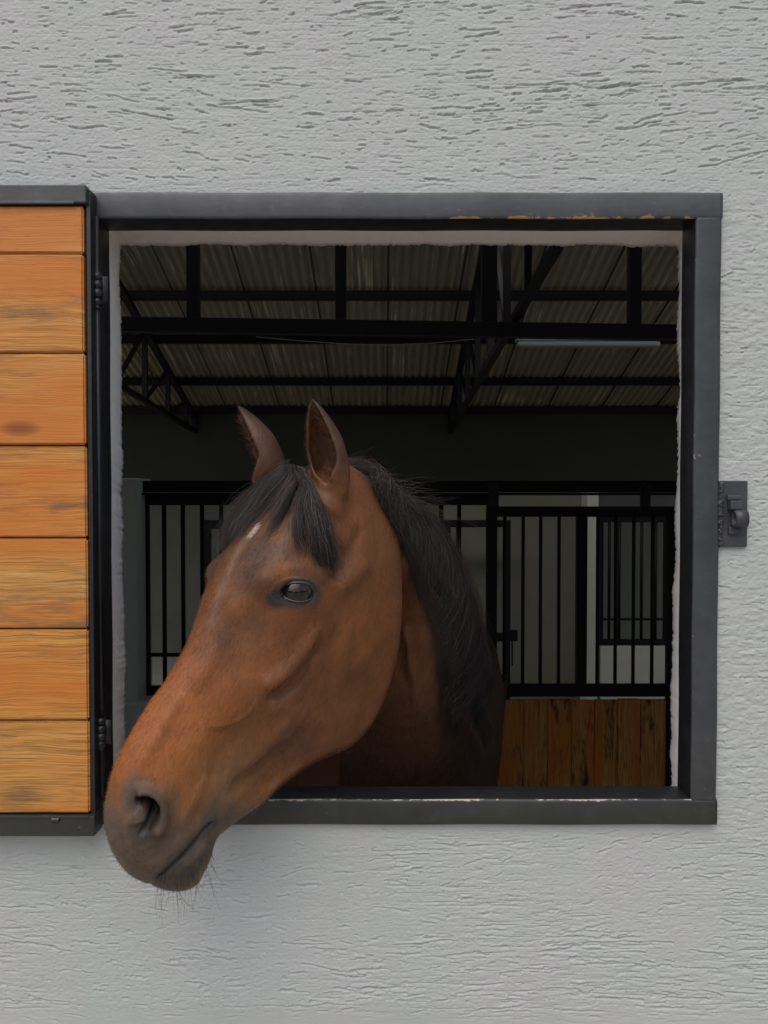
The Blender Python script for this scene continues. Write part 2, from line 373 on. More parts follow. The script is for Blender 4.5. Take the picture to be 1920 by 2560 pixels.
# ------------------------------------------------------------------ steel frame of the opening
def sweep_bar(name, p, q, w, d, mat, parent, bevel=.005, wear=None, n=220, cut=0, inner=None):
    """rounded box bar from p to q on the wall face (w across, d deep), subdivided so that wear can be stored"""
    p = np.array(p, float); q = np.array(q, float); ax = (q-p)/np.linalg.norm(q-p)
    yv = np.array([0, 1., 0]); sv = np.cross(yv, ax)
    prof = []
    for (cx, cy, a0) in ((w/2-bevel, d-bevel, 0), (-w/2+bevel, d-bevel, 90), (-w/2+bevel, bevel, 180), (w/2-bevel, bevel, 270)):
        for k in range(4):
            a = R(a0+30*k); prof.append((cx+bevel*math.cos(a), cy+bevel*math.sin(a)))
    prof = np.array(prof); L = np.linalg.norm(q-p); ts = np.linspace(0, L, n)
    wob = .0004*np.sin(ts*23+p[0]*9)
    V = p+ts[:, None, None]*ax+(prof[None, :, 0]+wob[:, None])[:, :, None]*sv+prof[None, :, 1][:, :, None]*yv
    if cut:                                          # mitre at both ends
        off = prof[:, 0]*cut
        V[0] += off[:, None]*ax; V[-1] -= off[:, None]*ax
    k = len(prof); idx = np.arange(n*k).reshape(n, k); nx_ = np.roll(idx, -1, 1)
    f = np.stack([idx[:-1], idx[1:], nx_[1:], nx_[:-1]], -1).reshape(-1, 4)
    me = mesh_np(name, V.reshape(-1, 3), [f, [idx[0][::1].tolist()], [idx[-1][::-1].tolist()]])
    a = me.attributes.new('wear', 'FLOAT', 'POINT')
    P = V.reshape(-1, 3); a.data.foreach_set('value', (wear(P) if wear else np.zeros(len(P))).astype(np.float32))
    bm = bmesh.new(); bm.from_mesh(me); bmesh.ops.recalc_face_normals(bm, faces=bm.faces[:]); bm.to_mesh(me); bm.free()
    o = link(name, me, mat, parent)
    if inner is not None:                            # the faces turned to the opening take the black frame material
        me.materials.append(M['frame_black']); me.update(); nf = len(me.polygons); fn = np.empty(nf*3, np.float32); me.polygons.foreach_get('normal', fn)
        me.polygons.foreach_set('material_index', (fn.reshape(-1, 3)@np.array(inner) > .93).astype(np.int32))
    me.transform(__import__('mathutils').Matrix.Translation(-Vector(parent.location))); return o
YF = -.012
fr = empty('stable_window', ((FX0+FX1)/2, YF, FZ0), 'open stable window in a dark grey steel frame with chipped paint', 'window')
mx0, mx1, mz0, mz1 = FX0+FW/2, FX1-FW/2, FZ0+FW/2, FZ1-FW/2
def wear_top(P):
    d = np.hypot(P[:, 2]-(FZ1-FW), P[:, 1]-YF); return np.exp(-(d/.0050)**2)*smoothstep(.03, .10, P[:, 0])*(.72+.4*np.sin(P[:, 0]*31+1)**2)*smoothstep(.56, .49, P[:, 0])
def wear_sill(P):
    d = np.hypot(P[:, 2]-(FZ0+FW), P[:, 1]-YF-.002); return np.exp(-(d/.0035)**2)*(.50+.45*np.sin(P[:, 0]*13+.5)**2)+.02
def wear_jamb(P):
    d = np.hypot(P[:, 0]-(FX1-FW), P[:, 1]-YF); return np.exp(-(d/.004)**2)*(.2+.4*np.sin(P[:, 2]*9)**2)
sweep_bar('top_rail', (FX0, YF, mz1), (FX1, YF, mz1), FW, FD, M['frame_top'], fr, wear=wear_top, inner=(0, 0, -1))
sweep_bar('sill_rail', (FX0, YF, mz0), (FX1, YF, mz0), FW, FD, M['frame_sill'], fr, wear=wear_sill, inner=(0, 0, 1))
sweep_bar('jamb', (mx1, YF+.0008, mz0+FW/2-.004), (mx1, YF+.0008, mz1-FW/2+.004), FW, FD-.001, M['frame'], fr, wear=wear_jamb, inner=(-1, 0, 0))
sweep_bar('jamb', (mx0, YF+.0008, mz0+FW/2-.004), (mx0, YF+.0008, mz1-FW/2+.004), FW, FD-.001, M['frame_black'], fr)
# hinge rod along the left jamb with two knuckled hinges
hx = at(246, 1280, -.02)[0]
b = MB(); b.tube((hx-.001, -.016, CAMZ+.485-.03), (hx+.001, -.016, CAMZ-.5), .0042, 10); b.build('hinge_rod', M['frame_black'], fr, True)
for y0, y1 in ((680, 765), (1795, 1870)):
    za, zb = at(246, y0, -.02)[2], at(246, y1, -.02)[2]; b = MB(); k = 4; h = (za-zb)/k
    for i in range(k):
        r = (.0075, .0088, .0088, .0078)[i]; b.tube((hx, -.017, zb+h*i+.0006), (hx, -.017, zb+h*(i+1)-.0006), r, 16)
    b.tube((hx, -.017, zb-.006), (hx, -.017, zb), .003, 12, .007)
    b.bar((hx-.014, -.0135, (za+zb)/2), (hx+.016, -.0135, (za+zb)/2), (za-zb)*.8, .003, (0, 1, 0))
    b.build('hinge', M['frame_black'], fr, True)
# latch keeper on the right: a plate on the wall with a short open tube welded on
lx0, lx1 = at(1800, 1280, -.004)[0], at(1866, 1280, -.004)[0]; lz1, lz0 = at(1830, 1202, -.004)[2], at(1830, 1367, -.004)[2]
b = MB(); b.box((lx0, -.008, lz0), (lx1, -.0005, lz1), .0012); lp = b.build('latch_plate', M['frame_plain'], fr)
b = MB(); zc = at(1830, 1280, -.01)[2]; cx = (lx0+lx1)/2+.001
# folded tongue and tube
b.box((cx-.013, -.022, zc+.004), (cx+.007, -.0085, zc+.019), .002)
b.build('keeper_tongue', M['frame_plain'], lp)
MB().box((cx-.015, -.0145, zc+.0193), (cx+.009, -.0085, zc+.028), .0025).build('stop_block', M['frame_plain'], lp)
MB().box((cx-.012, -.0135, zc-.037), (cx+.004, -.0085, zc-.024), .002).build('stop_block', M['frame_plain'], lp)
n = 20; Vv = []; prof = [(.0145, 0), (.0145, .021), (.0112, .021), (.0112, 0)]
for i in range(n):
    a = 2*math.pi*i/n
    for r, x in prof: Vv.append((cx-.0075+x, -.0145+r*math.cos(a)*.72-.006, zc-.011+r*math.sin(a)))
idx = np.arange(n*4).reshape(n, 4); fs = []
for k in range(4): fs.append(np.stack([idx[:, k], idx[:, (k+1) % 4], np.roll(idx, -1, 0)[:, (k+1) % 4], np.roll(idx, -1, 0)[:, k]], -1))
me = mesh_np('keeper_tube', np.array(Vv)-np.array(fr.location), [np.concatenate(fs)]); link('keeper_tube', me, M['frame_plain'], lp)
V = []; 
bm = bmesh.new()
for i in range(26):
    z = lz0+.004+(lz1-lz0-.008)*i/25
    r = bmesh.ops.create_icosphere(bm, subdivisions=2, radius=random.uniform(.003, .0052))
    for v_ in r['verts']: v_.co += Vector((lx0-.001+random.uniform(-.0015, .0015), -.0085+random.uniform(-.001, .0015), z))-Vector(fr.location)
me = bpy.data.meshes.new('weld_bead'); bm.to_mesh(me); bm.free(); link('weld_bead', me, M['frame'], lp)

# ------------------------------------------------------------------ open wooden shutter, folded back against the wall
YS = -.046
sx1t = at(212, 1280, YS)[0]; sx1 = sx1t; sx0 = sx1-1.03
sz = [at(100, y, YS)[2] for y in (511, 633, 882, 1113, 1345, 1573, 1802, 2036)]
sh = empty('window_shutter', ((sx0+sx1)/2, -.03, sz[-1]-.035), 'orange wooden plank shutter in a dark steel frame, folded back left of the window', 'shutter')
bm = bmesh.new(); lay = bm.faces.layers.float.new('rnd')
for i in range(7):
    b2 = bmesh.new(); bmesh.ops.create_cube(b2, size=1)
    x1 = sx1+(0, .0, .0015, .002, .0025, .003, .003)[i]; yy = YS+random.uniform(0, .0035)
    lo = (sx0, yy, sz[i+1]+.0012); hi = (x1, -.02, sz[i]-.0012)
    for v_ in b2.verts: v_.co = Vector([lo[k] if v_.co[k] < 0 else hi[k] for k in range(3)])
    bmesh.ops.bevel(b2, geom=b2.edges[:], offset=.0026, segments=2, affect='EDGES')
    l2 = b2.faces.layers.float.new('rnd'); rv = random.uniform(0, 10)
    for f_ in b2.faces: f_[l2] = rv
    tm = bpy.data.meshes.new('t'); b2.to_mesh(tm); b2.free(); bm.from_mesh(tm); bpy.data.meshes.remove(tm)
me = bpy.data.meshes.new('board_panel'); bm.to_mesh(me); bm.free(); me.transform(__import__('mathutils').Matrix.Translation(-Vector(sh.location))); link('board_panel', me, M['board'], sh)
ztop, zbot = at(100, 464, -.045)[2], at(100, 2088, -.045)[2]; sxr = at(226, 1280, -.04)[0]
b = MB(); b.box((sx0-.02, -.050, sz[0]+.0015), (sx1+.007, -.0135, ztop), .002); b.box((sx0, -.0505, sz[0]-.0005), (sx1-.012, -.046, sz[0]+.004), .001); b.build('top_rail', M['frame_plain'], sh)
b = MB(); b.box((sx0-.02, -.050, zbot), (sx1+.013, -.0135, sz[-1]-.0015), .002); b.box((sx0, -.0515, sz[-1]-.005), (sx1+.004, -.046, sz[-1]-.0003), .001); b.tube((sx1-.055, -.0515, sz[-1]-.006), (sx1-.043, -.0515, sz[-1]-.006), .0038, 10); b.build('bottom_rail', M['frame_sill'], sh)
b = MB(); b.box((sx1+.0035, -.040, zbot+.006), (sx1+.0105, -.0135, ztop-.004), .0012); b.build('stile', M['frame_black'], sh)
b = MB(); b.box((sx0-.02, -.049, zbot+.03), (sx0-.002, -.006, ztop-.03), .0012); b.build('stile', M['frame_black'], sh)

# ------------------------------------------------------------------ roof: corrugated sheets, purlins, trusses
def DY(D): return D+CY
RS = .328; EZ = CAMZ+1.0; ED = 9.0                      # slope, eave height and distance from the camera
def zroof(D): return EZ+RS*(ED-D)
RIDGE = 4.6
xs = np.arange(-7, 7.001, .0067); pitch = .078; sheetw = .624
amp = .011*np.cos(2*math.pi*xs/pitch)
sh_ = np.floor((xs-.025)/sheetw); frac = (xs-.025)/sheetw-sh_
def roof_side(Ds, zs_, name):
    V = []
    for (D, z) in zip(Ds, zs_):
        lapx = np.where(frac < .035, -.006, 0.0)
        V.append(np.stack([xs, np.full_like(xs, DY(D)), z+.03+amp+lapx], -1))
    V = np.array(V); k = len(xs); idx = np.arange(V.shape[0]*k).reshape(-1, k)
    f = np.stack([idx[:-1, :-1], idx[1:, :-1], idx[1:, 1:], idx[:-1, 1:]], -1).reshape(-1, 4)
    return V.reshape(-1, 3), f
rf = empty('corrugated_roof', (0, DY(RIDGE), zroof(RIDGE)), 'dark corrugated metal roof with tan streaks over the stable', 'roof')
Ds = [ED+.3]+[8.26, 8.25, 6.70, 6.69, 5.3, RIDGE]; 
Ds = [ED+.3, 7.405, 7.40, 5.75, 5.745, 5.05]; zz = [zroof(D) for D in Ds]
zz[2] += .014; zz[3] += .014; zz[4] += .028; zz[5] += .028
V, f = roof_side(Ds, zz, 'a'); me = mesh_np('roof_slope', V-np.array(rf.location), [f]); link('roof_slope', me, M['roof'], rf)
V, f = roof_side([4.15, 1.395], [zroof(RIDGE)+.028, zroof(RIDGE)-RS*(RIDGE-1.395)*.9], 'b'); me = mesh_np('roof_slope', V-np.array(rf.location), [f]); link('roof_slope', me, M['roof'], rf)  # unseen ridge gap added between the slopes to let daylight in
words = ('lowest of the horizontal purlins, along the far wall top', 'second horizontal purlin up from the far wall top', 'purlin just behind the big tie beam', 'highest purlin, above the big tie beam')
for D, wd in zip((9.0-.06, 8.25, 7.40, 6.69), words):
    b = MB(); z = zroof(D); b.box((-6.9, DY(D)-.03, z-.065), (6.9, DY(D)+.03, z+.012), .004)
    tag(own_origin(b.build('purlin', M['steel'])), 'black steel '+wd, 'roof purlin', 'purlins under the roof')
def truss(X, label):
    t = empty('roof_truss', (X, DY(ED), CAMZ+.7), label, 'roof truss', 'black lattice trusses')
    top = lambda D: Vector((X, DY(D), zroof(D)-.10)); bot = lambda D: Vector((X, DY(D), CAMZ+.77+.0652*(ED-D)-.0))
    MB().bar(top(ED-.02), top(RIDGE), .06, .05).build('top_chord', M['steel'], t)
    MB().bar(bot(ED-.02)+Vector((0, 0, -.02)), bot(2.0)+Vector((0, 0, -.02)), .045, .045).build('bottom_chord', M['steel'], t)
    nodes = [8.55, 7.85, 7.1, 6.35, 5.55, 4.85]
    for i, D in enumerate(nodes):
        MB().bar(bot(D), top(D), .045, .04).build('web', M['steel'], t)
        if i+1 < len(nodes): MB().bar(top(D), bot(nodes[i+1]), .03, .03).build('web', M['steel'], t)
    MB().bar(bot(ED-.03)+Vector((0, 0, -.03)), top(ED-.03), .05, .04).build('web', M['steel'], t)
    MB().bar(bot(4.14), Vector((X, DY(4.14), zroof(RIDGE)-.2)), .035, .035).build('web', M['steel'], t)
truss(.77, 'black lattice roof truss right of the horse, crossing the tie beam')
truss(-2.2, 'black lattice roof truss at the left edge of the window opening')
truss(3.74, 'black lattice roof truss beyond the right side of the opening')
BD = 4.5
b = MB(); zb = [at(300, 812, DY(BD))[2], at(1700, 832, DY(BD))[2]]; xb = [at(300, 800, DY(BD))[0], at(1700, 800, DY(BD))[0]]
sl_ = (zb[1]-zb[0])/(xb[1]-xb[0]); zmid = zb[0]-sl_*xb[0]
b.bar((-6, DY(BD), zmid-6*sl_), (6, DY(BD), zmid+6*sl_), .07, .085, bevel=.004);
tag(own_origin(b.build('tie_beam', M['steel'])), 'long black horizontal steel tie beam crossing below the roof', 'roof beam')
for x, w, wd in ((484, 30, 'left of both horse ears'), (852, 27, 'above the near ear'), (1222, 38, 'beside the diagonal truss'), (1585, 30, 'near the right side of the opening')):
    px_ = at(x, 800, DY(BD))[0]; ww = w/F*BD
    b = MB(); b.box((px_-ww/2, DY(BD)-.03, zmid+sl_*px_+.044), (px_+ww/2, DY(BD)+.03, zroof(RIDGE)-.05), .004)
    tag(own_origin(b.build('roof_post', M['steel'])), 'upright black steel post on the tie beam, '+wd, 'roof post', 'posts on the tie beam')
# lamp and cable
lp_ = at(1470, 856, DY(6.2)); x0 = at(1290, 856, DY(6.2))[0]; x1 = at(1650, 856, DY(6.2))[0]
lt = empty('tube_light', (lp_[0], lp_[1], lp_[2]+.04), 'pale unlit fluorescent tube light fitting under the roof', 'light fitting')
MB().box((x0, lp_[1]-.05, lp_[2]+.005), (x1, lp_[1]+.05, lp_[2]+.04), .006).build('housing', M['lamp'], lt)
MB().box((x0+.01, lp_[1]-.045, lp_[2]-.037), (x1-.01, lp_[1]+.045, lp_[2]+.003), .016).build('diffuser', M['lamp'], lt)
b = MB(); pts = [at(x, y, DY(BD)-.06) for x, y in ((640, 842), (750, 852), (860, 860), (970, 863), (1080, 858), (1185, 848))]
for p, q in zip(pts[:-1], pts[1:]): b.tube(p, q, .002, 6)
tag(own_origin(b.build('cable', M['lamp'])), 'thin pale cable sagging under the tie beam', 'cable')

# ------------------------------------------------------------------ far wall and the opposite stalls
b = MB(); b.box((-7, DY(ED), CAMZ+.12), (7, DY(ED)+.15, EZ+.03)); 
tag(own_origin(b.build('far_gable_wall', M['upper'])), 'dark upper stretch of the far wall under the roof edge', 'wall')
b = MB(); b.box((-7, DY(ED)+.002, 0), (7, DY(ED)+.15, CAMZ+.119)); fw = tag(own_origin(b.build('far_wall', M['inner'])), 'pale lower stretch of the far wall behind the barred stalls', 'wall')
D2 = 6.4
def rect_bars(name, D, x0, y0, x1, y1, barxs, label, cat, fw=16, bw=10, mids=(), group=None, depth=.04, foot=None, bottom=True):
    """barred steel grille at distance D, its outline given where it stands"""
    Y = DY(D); g = empty(name, at((x0+x1)/2, y1, Y), label, cat, group); s = D/F
    A = at(x0, y0, Y); B = at(x1, y1, Y)
    f = fw*s; b = MB()
    b.box((A[0], Y-depth/2, B[2] if foot is None else foot), (A[0]+f, Y+depth/2, A[2])); b.box((B[0]-f, Y-depth/2, B[2] if foot is None else foot), (B[0], Y+depth/2, A[2]))
    b.box((A[0]+f, Y-depth/2+.002, A[2]-f), (B[0]-f, Y+depth/2-.002, A[2]))
    if bottom: b.box((A[0]+f, Y-depth/2+.002, B[2]), (B[0]-f, Y+depth/2-.002, B[2]+f))
    for ym, hm in mids:
        zm = at(960, ym, Y)[2]; b.box((A[0]+f, Y-depth/2+.003, zm-hm*s/2), (B[0]-f, Y+depth/2-.003, zm+hm*s/2))
    b.build('frame', M['bars'], g)
    if foot is not None and foot < .1: B = at(x1, y1-125, Y)          # bars end on the rail above the planks
    for xb_ in barxs:
        X = at(xb_, 1280, Y)[0]; MB().tube((X, Y, B[2]+f*.5), (X, Y, A[2]-f*.5), bw*s/2, 10).build('bar', M['bars'], g, True)
    return g
# ---- horse's stall front on the aisle side (about 4.3 m from the camera)
D1 = 4.28; Y1 = DY(D1); S1 = D1/F
b = MB(); zt = at(960, 1202, Y1)[2]; zt2 = at(960, 1232, Y1)[2]
b.box((-3.0, Y1-.06, zt2+.002), (4.0, Y1-.01, zt), .003); b.box((-3.0, Y1-.075, zt2-.014), (4.0, Y1-.05, zt2), .002)
tag(own_origin(b.build('door_track', M['bars'])), 'black overhead sliding track running above the barred stall front', 'door track')
left = rect_bars('stall_grille', D1, 350, 1237, 1238, 1737, [410, 457, 505, 553, 601, 649, 697, 745, 793, 841, 889, 937, 985, 1033, 1103, 1148], 'fixed black barred stall front behind the horse head, left of the sliding door', 'stall grille', fw=22, bw=11, mids=((1637, 7), (1258, 10)))
def planks(edges, D, ytop, parent, seeds, name='board_panel'):
    Yp = DY(D); zt_ = at(960, ytop, Yp)[2]; bm = bmesh.new(); bm.faces.layers.float.new('rnd')
    for i in range(len(edges)-1):
        X0, X1 = at(edges[i], 1800, Yp)[0]+.0015, at(edges[i+1], 1800, Yp)[0]-.0015
        b2 = bmesh.new(); bmesh.ops.create_cube(b2, size=1); lo = (X0, Yp-.012, .08); hi = (X1, Yp+.012, zt_+random.uniform(-.006, .003))
        for v_ in b2.verts: v_.co = Vector([lo[k] if v_.co[k] < 0 else hi[k] for k in range(3)])
        bmesh.ops.bevel(b2, geom=b2.edges[:], offset=.003, segments=1, affect='EDGES'); l2 = b2.faces.layers.float.new('rnd')
        for f_ in b2.faces: f_[l2] = seeds[i % len(seeds)]+.37*(i//len(seeds))
        tm = bpy.data.meshes.new('t'); b2.to_mesh(tm); b2.free(); bm.from_mesh(tm); bpy.data.meshes.remove(tm)
    me = bpy.data.meshes.new(name); bm.to_mesh(me); bm.free(); me.transform(__import__('mathutils').Matrix.Translation(-Vector(parent.location))); link(name, me, M['door_wood'], parent)
planks(list(np.linspace(372, 1206, 15)), D1, 1748, left, (2.2, 6.1, 8.3, 3.9, 5.0))
door = rect_bars('sliding_door', D1-.09, 1216, 1266, 1690, 1850, [1262, 1308, 1352, 1398, 1495, 1540, 1585, 1632], 'black barred sliding stall door with dark planks along the bottom', 'stall door', fw=26, bw=9, mids=((1725, 30),), bottom=False, foot=.06)
b = MB(); Yd = DY(D1-.09)
xm = at(1453, 1500, Yd)[0]; b.box((xm-.028, Yd-.018, at(960, 1716, Yd)[2]), (xm+.028, Yd+.018, at(960, 1285, Yd)[2])); b.build('centre_post', M['bars'], door)
planks([1216+26, 1308, 1368, 1428, 1485, 1542, 1600, 1664], D1-.09, 1748, door, (1.3, 4.2, 7.7, 2.9, 5.4, 9.1, 3.3))
for xr in (1234, 1613):
    c_ = at(xr, 1224, Yd-.02); b = MB()
    b.tube((c_[0], Yd-.035, c_[2]), (c_[0], Yd-.012, c_[2]), .031, 24); b.tube((c_[0], Yd-.041, c_[2]), (c_[0], Yd-.034, c_[2]), .011, 12)
    b.box((c_[0]-.028, Yd-.030, at(xr, 1268, Yd)[2]), (c_[0]+.028, Yd-.014, c_[2]), .003); b.build('roller', M['steel'], door)
b = MB(); p = at(1272, 1590, Yd-.05); b.box((p[0]-.02, Yd-.05, p[2]-.03), (p[0]+.05, Yd-.02, p[2]+.03), .006); b.tube((p[0]+.02, Yd-.045, p[2]-.16), (p[0]+.02, Yd-.04, p[2]-.02), .005, 8); b.build('latch', M['steel'], door)
# ---- opposite side of the aisle: barred stall fronts and plastered piers
rect_bars('barred_window', D2, 1494, 1292, 1672, 1612, [1524, 1549, 1605, 1640], 'barred black window seen through the right half of the sliding door', 'barred window', fw=14, bw=8, mids=((1548, 5),), group=None)
b = MB(); A = at(1496, 1613, DY(D2)); B = at(1760, 1613, DY(D2)); b.box((A[0], DY(D2)-.06, 0), (B[0]+1.5, DY(D2)+.06, A[2]-.002)); tag(own_origin(b.build('low_stall_wall', M['pillar'])), 'low grey plastered wall under the barred window beyond the sliding door', 'wall')
b = MB(); A = at(1460, 1290, DY(D2)); B = at(1488, 1290, DY(D2)); b.box((A[0], DY(D2)-.1, 0), (B[0], DY(D2)+.1, CAMZ+.08), .006); tag(own_origin(b.build('wall_pier', M['pillar'])), 'narrow pale plaster pier seen behind the middle of the sliding door', 'pier')
b = MB(); A = at(1110, 1290, DY(D2+.25)); B = at(1452, 1290, DY(D2+.25)); b.box((A[0], DY(D2+.25), 0), (B[0], DY(D2+.25)+.1, CAMZ+.118), .004); tag(own_origin(b.build('stall_partition', M['inner'])), 'pale plain partition wall seen behind the left half of the sliding door', 'wall')
rect_bars('barred_gate', D2, 1108, 1300, 1275, 1600, [1143, 1240], 'small black barred gate seen between the mane and the sliding door bars', 'barred gate', fw=18, bw=7, mids=((1595, 16),), foot=.0)
rect_bars('barred_window', D2, 505, 1300, 640, 1720, [560, 600], 'dark barred window behind the horse forehead', 'barred window', fw=22, bw=8)
# ---- pillar and ledge at the left
b = MB(); A = at(316, 1196, Y1-.1); B = at(351, 1196, Y1-.1); b.box((A[0]-.6, Y1-.16, 0), (B[0], Y1+.1, A[2]), .01)
b.box((A[0]-.6, Y1-.20, 0), (at(420, 1750, Y1-.2)[0]+.75, Y1-.05, at(330, 1757, Y1-.2)[2]), .012)
tag(own_origin(b.build('plaster_pillar', M['pillar'])), 'pale plaster pillar with a low ledge at the left of the stall front', 'pillar')
VOX = .0028; NMANE = 15000; NFORE = 7500; NFUR = 90000
# ------------------------------------------------------------------ the horse
# head frame: origin at the poll, a along the face to the muzzle, n out of the forehead, l to the horse's left
b_ = R(38); p_ = R(56); HO = at(820, 1190, 0.0)
fh = np.array([-math.cos(b_), -math.sin(b_), 0]); ez = np.array([0, 0, 1.])
HA = math.cos(p_)*fh-math.sin(p_)*ez; HN = math.sin(p_)*fh+math.cos(p_)*ez; HL = np.array([math.sin(b_), -math.cos(b_), 0])
def hw(s, u, w): return HO+HA*s+HN*u+HL*w
def hloc(P): d = P-HO; return np.stack([d@HA, d@HN, d@HL], -1)
def pchip(x, xk, yk):
    xk = np.asarray(xk, float); yk = np.asarray(yk, float); h = np.diff(xk); dl = np.diff(yk, axis=0)/(h if yk.ndim == 1 else h[:, None])
    mm = np.zeros_like(yk); 
    hh = h if yk.ndim == 1 else h[:, None]
    w1 = 2*hh[1:]+hh[:-1]; w2 = hh[1:]+2*hh[:-1]
    pr = dl[:-1]*dl[1:]; safe = np.where(pr > 0, (w1+w2)/(w1/np.where(pr > 0, dl[:-1], 1)+w2/np.where(pr > 0, dl[1:], 1)), 0)
    mm[1:-1] = safe; mm[0] = dl[0]; mm[-1] = dl[-1]
    i = np.clip(np.searchsorted(xk, x)-1, 0, len(h)-1); t = (x-xk[i])/h[i]
    if yk.ndim > 1: t = t[:, None]; hi = h[i][:, None]
    else: hi = h[i]
    return (1+2*t)*(1-t)**2*yk[i]+t*(1-t)**2*hi*mm[i]+t*t*(3-2*t)*yk[i+1]+t*t*(t-1)*hi*mm[i+1]
def tube_mesh(rings):
    """closes a stack of rings (k, m, 3) with fans"""
    rings = np.asarray(rings); k, mm_, _ = rings.shape; V = rings.reshape(-1, 3); idx = np.arange(k*mm_).reshape(k, mm_); nx = np.roll(idx, -1, 1)
    q = np.stack([idx[:-1], nx[:-1], nx[1:], idx[1:]], -1).reshape(-1, 4)
    V = np.concatenate([V, rings[0].mean(0)[None], rings[-1].mean(0)[None]]); a, c = k*mm_, k*mm_+1
    t = np.concatenate([np.stack([nx[0], idx[0], np.full(mm_, a)], -1), np.stack([idx[-1], nx[-1], np.full(mm_, c)], -1)])
    return V, q, t
PV = []; PQ = []; PT = []
def addpart(V, q, t):
    o = sum(len(v) for v in PV); PV.append(V); PQ.append(q+o); PT.append(t+o)
# --- head: sections along the face   s, dorsal, ventral, half widths at .1 .3 .5 .7 .9 of the depth
HT = np.array([
 (-.030, .005, -.080, .020, .030, .034, .034, .022),
 (-.01, .026, -.120, .038, .052, .056, .052, .036),
 (0.02, .048, -.165, .048, .064, .068, .064, .048),
 (.05, .060, -.195, .056, .074, .079, .074, .054),
 (.10, .068, -.232, .068, .087, .090, .083, .058),
 (.15, .075, -.262, .084, .099, .094, .086, .062),
 (.21, .080, -.287, .088, .101, .090, .084, .064),
 (.26, .076, -.298, .072, .096, .087, .080, .062),
 (.30, .069, -.302, .055, .089, .083, .077, .058),
 (.35, .063, -.288, .045, .077, .075, .067, .050),
 (.40, .063, -.240, .040, .063, .062, .053, .038),
 (.45, .068, -.204, .038, .055, .055, .046, .031),
 (.50, .068, -.182, .037, .052, .052, .045, .030),
 (.54, .064, -.152, .037, .055, .053, .047, .032),
 (.57, .054, -.133, .038, .057, .054, .049, .036),
 (.60, .041, -.138, .037, .054, .053, .049, .040),
 (.628, .017, -.138, .033, .047, .048, .046, .038),
 (.646, -.008, -.127, .026, .036, .039, .038, .030),
 (.657, -.032, -.106, .016, .022, .024, .022, .017)])
ss = np.concatenate([np.linspace(-.030, .6, 90), np.linspace(.607, .657, 16)]); T = pchip(ss, HT[:, 0], HT[:, 1:])
th = np.linspace(0, math.pi, 40); vv = (1-np.cos(th))/2
rings = []
for s_, row in zip(ss, T):
    ud, uv = row[0], row[1]
    ww = pchip(vv, [0, .1, .3, .5, .7, .9, 1], np.array([row[2]*.55, row[2], row[3], row[4], row[5], row[6], row[6]*.5]))
    cap = np.minimum(1, np.sqrt(np.clip(1-(1-np.minimum(vv, .07)/.07)**2, 0, 1)))*np.minimum(1, np.sqrt(np.clip(1-(1-np.minimum(1-vv, .1)/.1)**2, 0, 1)))
    ww = ww*cap; uu = ud+(uv-ud)*vv
    half = [hw(s_, u, w) for u, w in zip(uu, ww)]; other = [hw(s_, u, -w) for u, w in zip(uu[1:-1], ww[1:-1])][::-1]
    rings.append(half+other)
addpart(*tube_mesh(rings))
# --- neck: crest and underline curves, swept with narrow top and full middle
def sect_ring(top, bot, side, hwid, prof=((0, .3), (.1, .48), (.3, .86), (.5, 1), (.7, .98), (.9, .66), (1, .4)), n=28):
    t_ = np.linspace(0, math.pi, n); v = (1-np.cos(t_))/2; pr = np.array(prof)
    w = pchip(v, pr[:, 0], pr[:, 1])*hwid
    w = w*np.sqrt(np.clip(1-(1-np.minimum(v, .09)/.09)**2, 0, 1))*np.sqrt(np.clip(1-(1-np.minimum(1-v, .12)/.12)**2, 0, 1))
    c = top+(bot-top)*v[:, None]
    return np.concatenate([c+side*w[:, None], (c-side*w[:, None])[1:-1][::-1]])
Z = lambda x, y, z: np.array([x, y, CAMZ+z])
CREST = np.array([hw(.045, .030, 0), at(905, 1250, .085), at(1012, 1296, .24), at(1070, 1400, .42), at(1100, 1525, .62), at(1115, 1645, .88), at(1130, 1685, 1.05)])
UNDER = np.array([hw(.10, -.12, 0), hw(.09, -.225, 0)+np.array([.0, .03, 0]), Z(.03, .17, -.35), Z(.02, .28, -.52), Z(.0, .40, -.70), Z(.0, .55, -.88), Z(.03, .80, -1.0)])
NHW = np.array([.046, .068, .092, .118, .148, .182, .20])
kk = np.linspace(0, 6, 60); CR = pchip(kk, np.arange(7), CREST); UN = pchip(kk, np.arange(7), UNDER); NW = pchip(kk, np.arange(7), NHW)
SID = np.array([hw(0, 0, 1)-HO, [.85, -.5, 0], [.93, -.36, 0], [.96, -.28, 0], [.97, -.24, 0], [.97, -.24, 0], [.97, -.24, 0]]); SD = pchip(kk, np.arange(7), SID); SD /= np.linalg.norm(SD, axis=1)[:, None]
addpart(*tube_mesh([sect_ring(CR[i], UN[i], SD[i], NW[i]) for i in range(60)]))
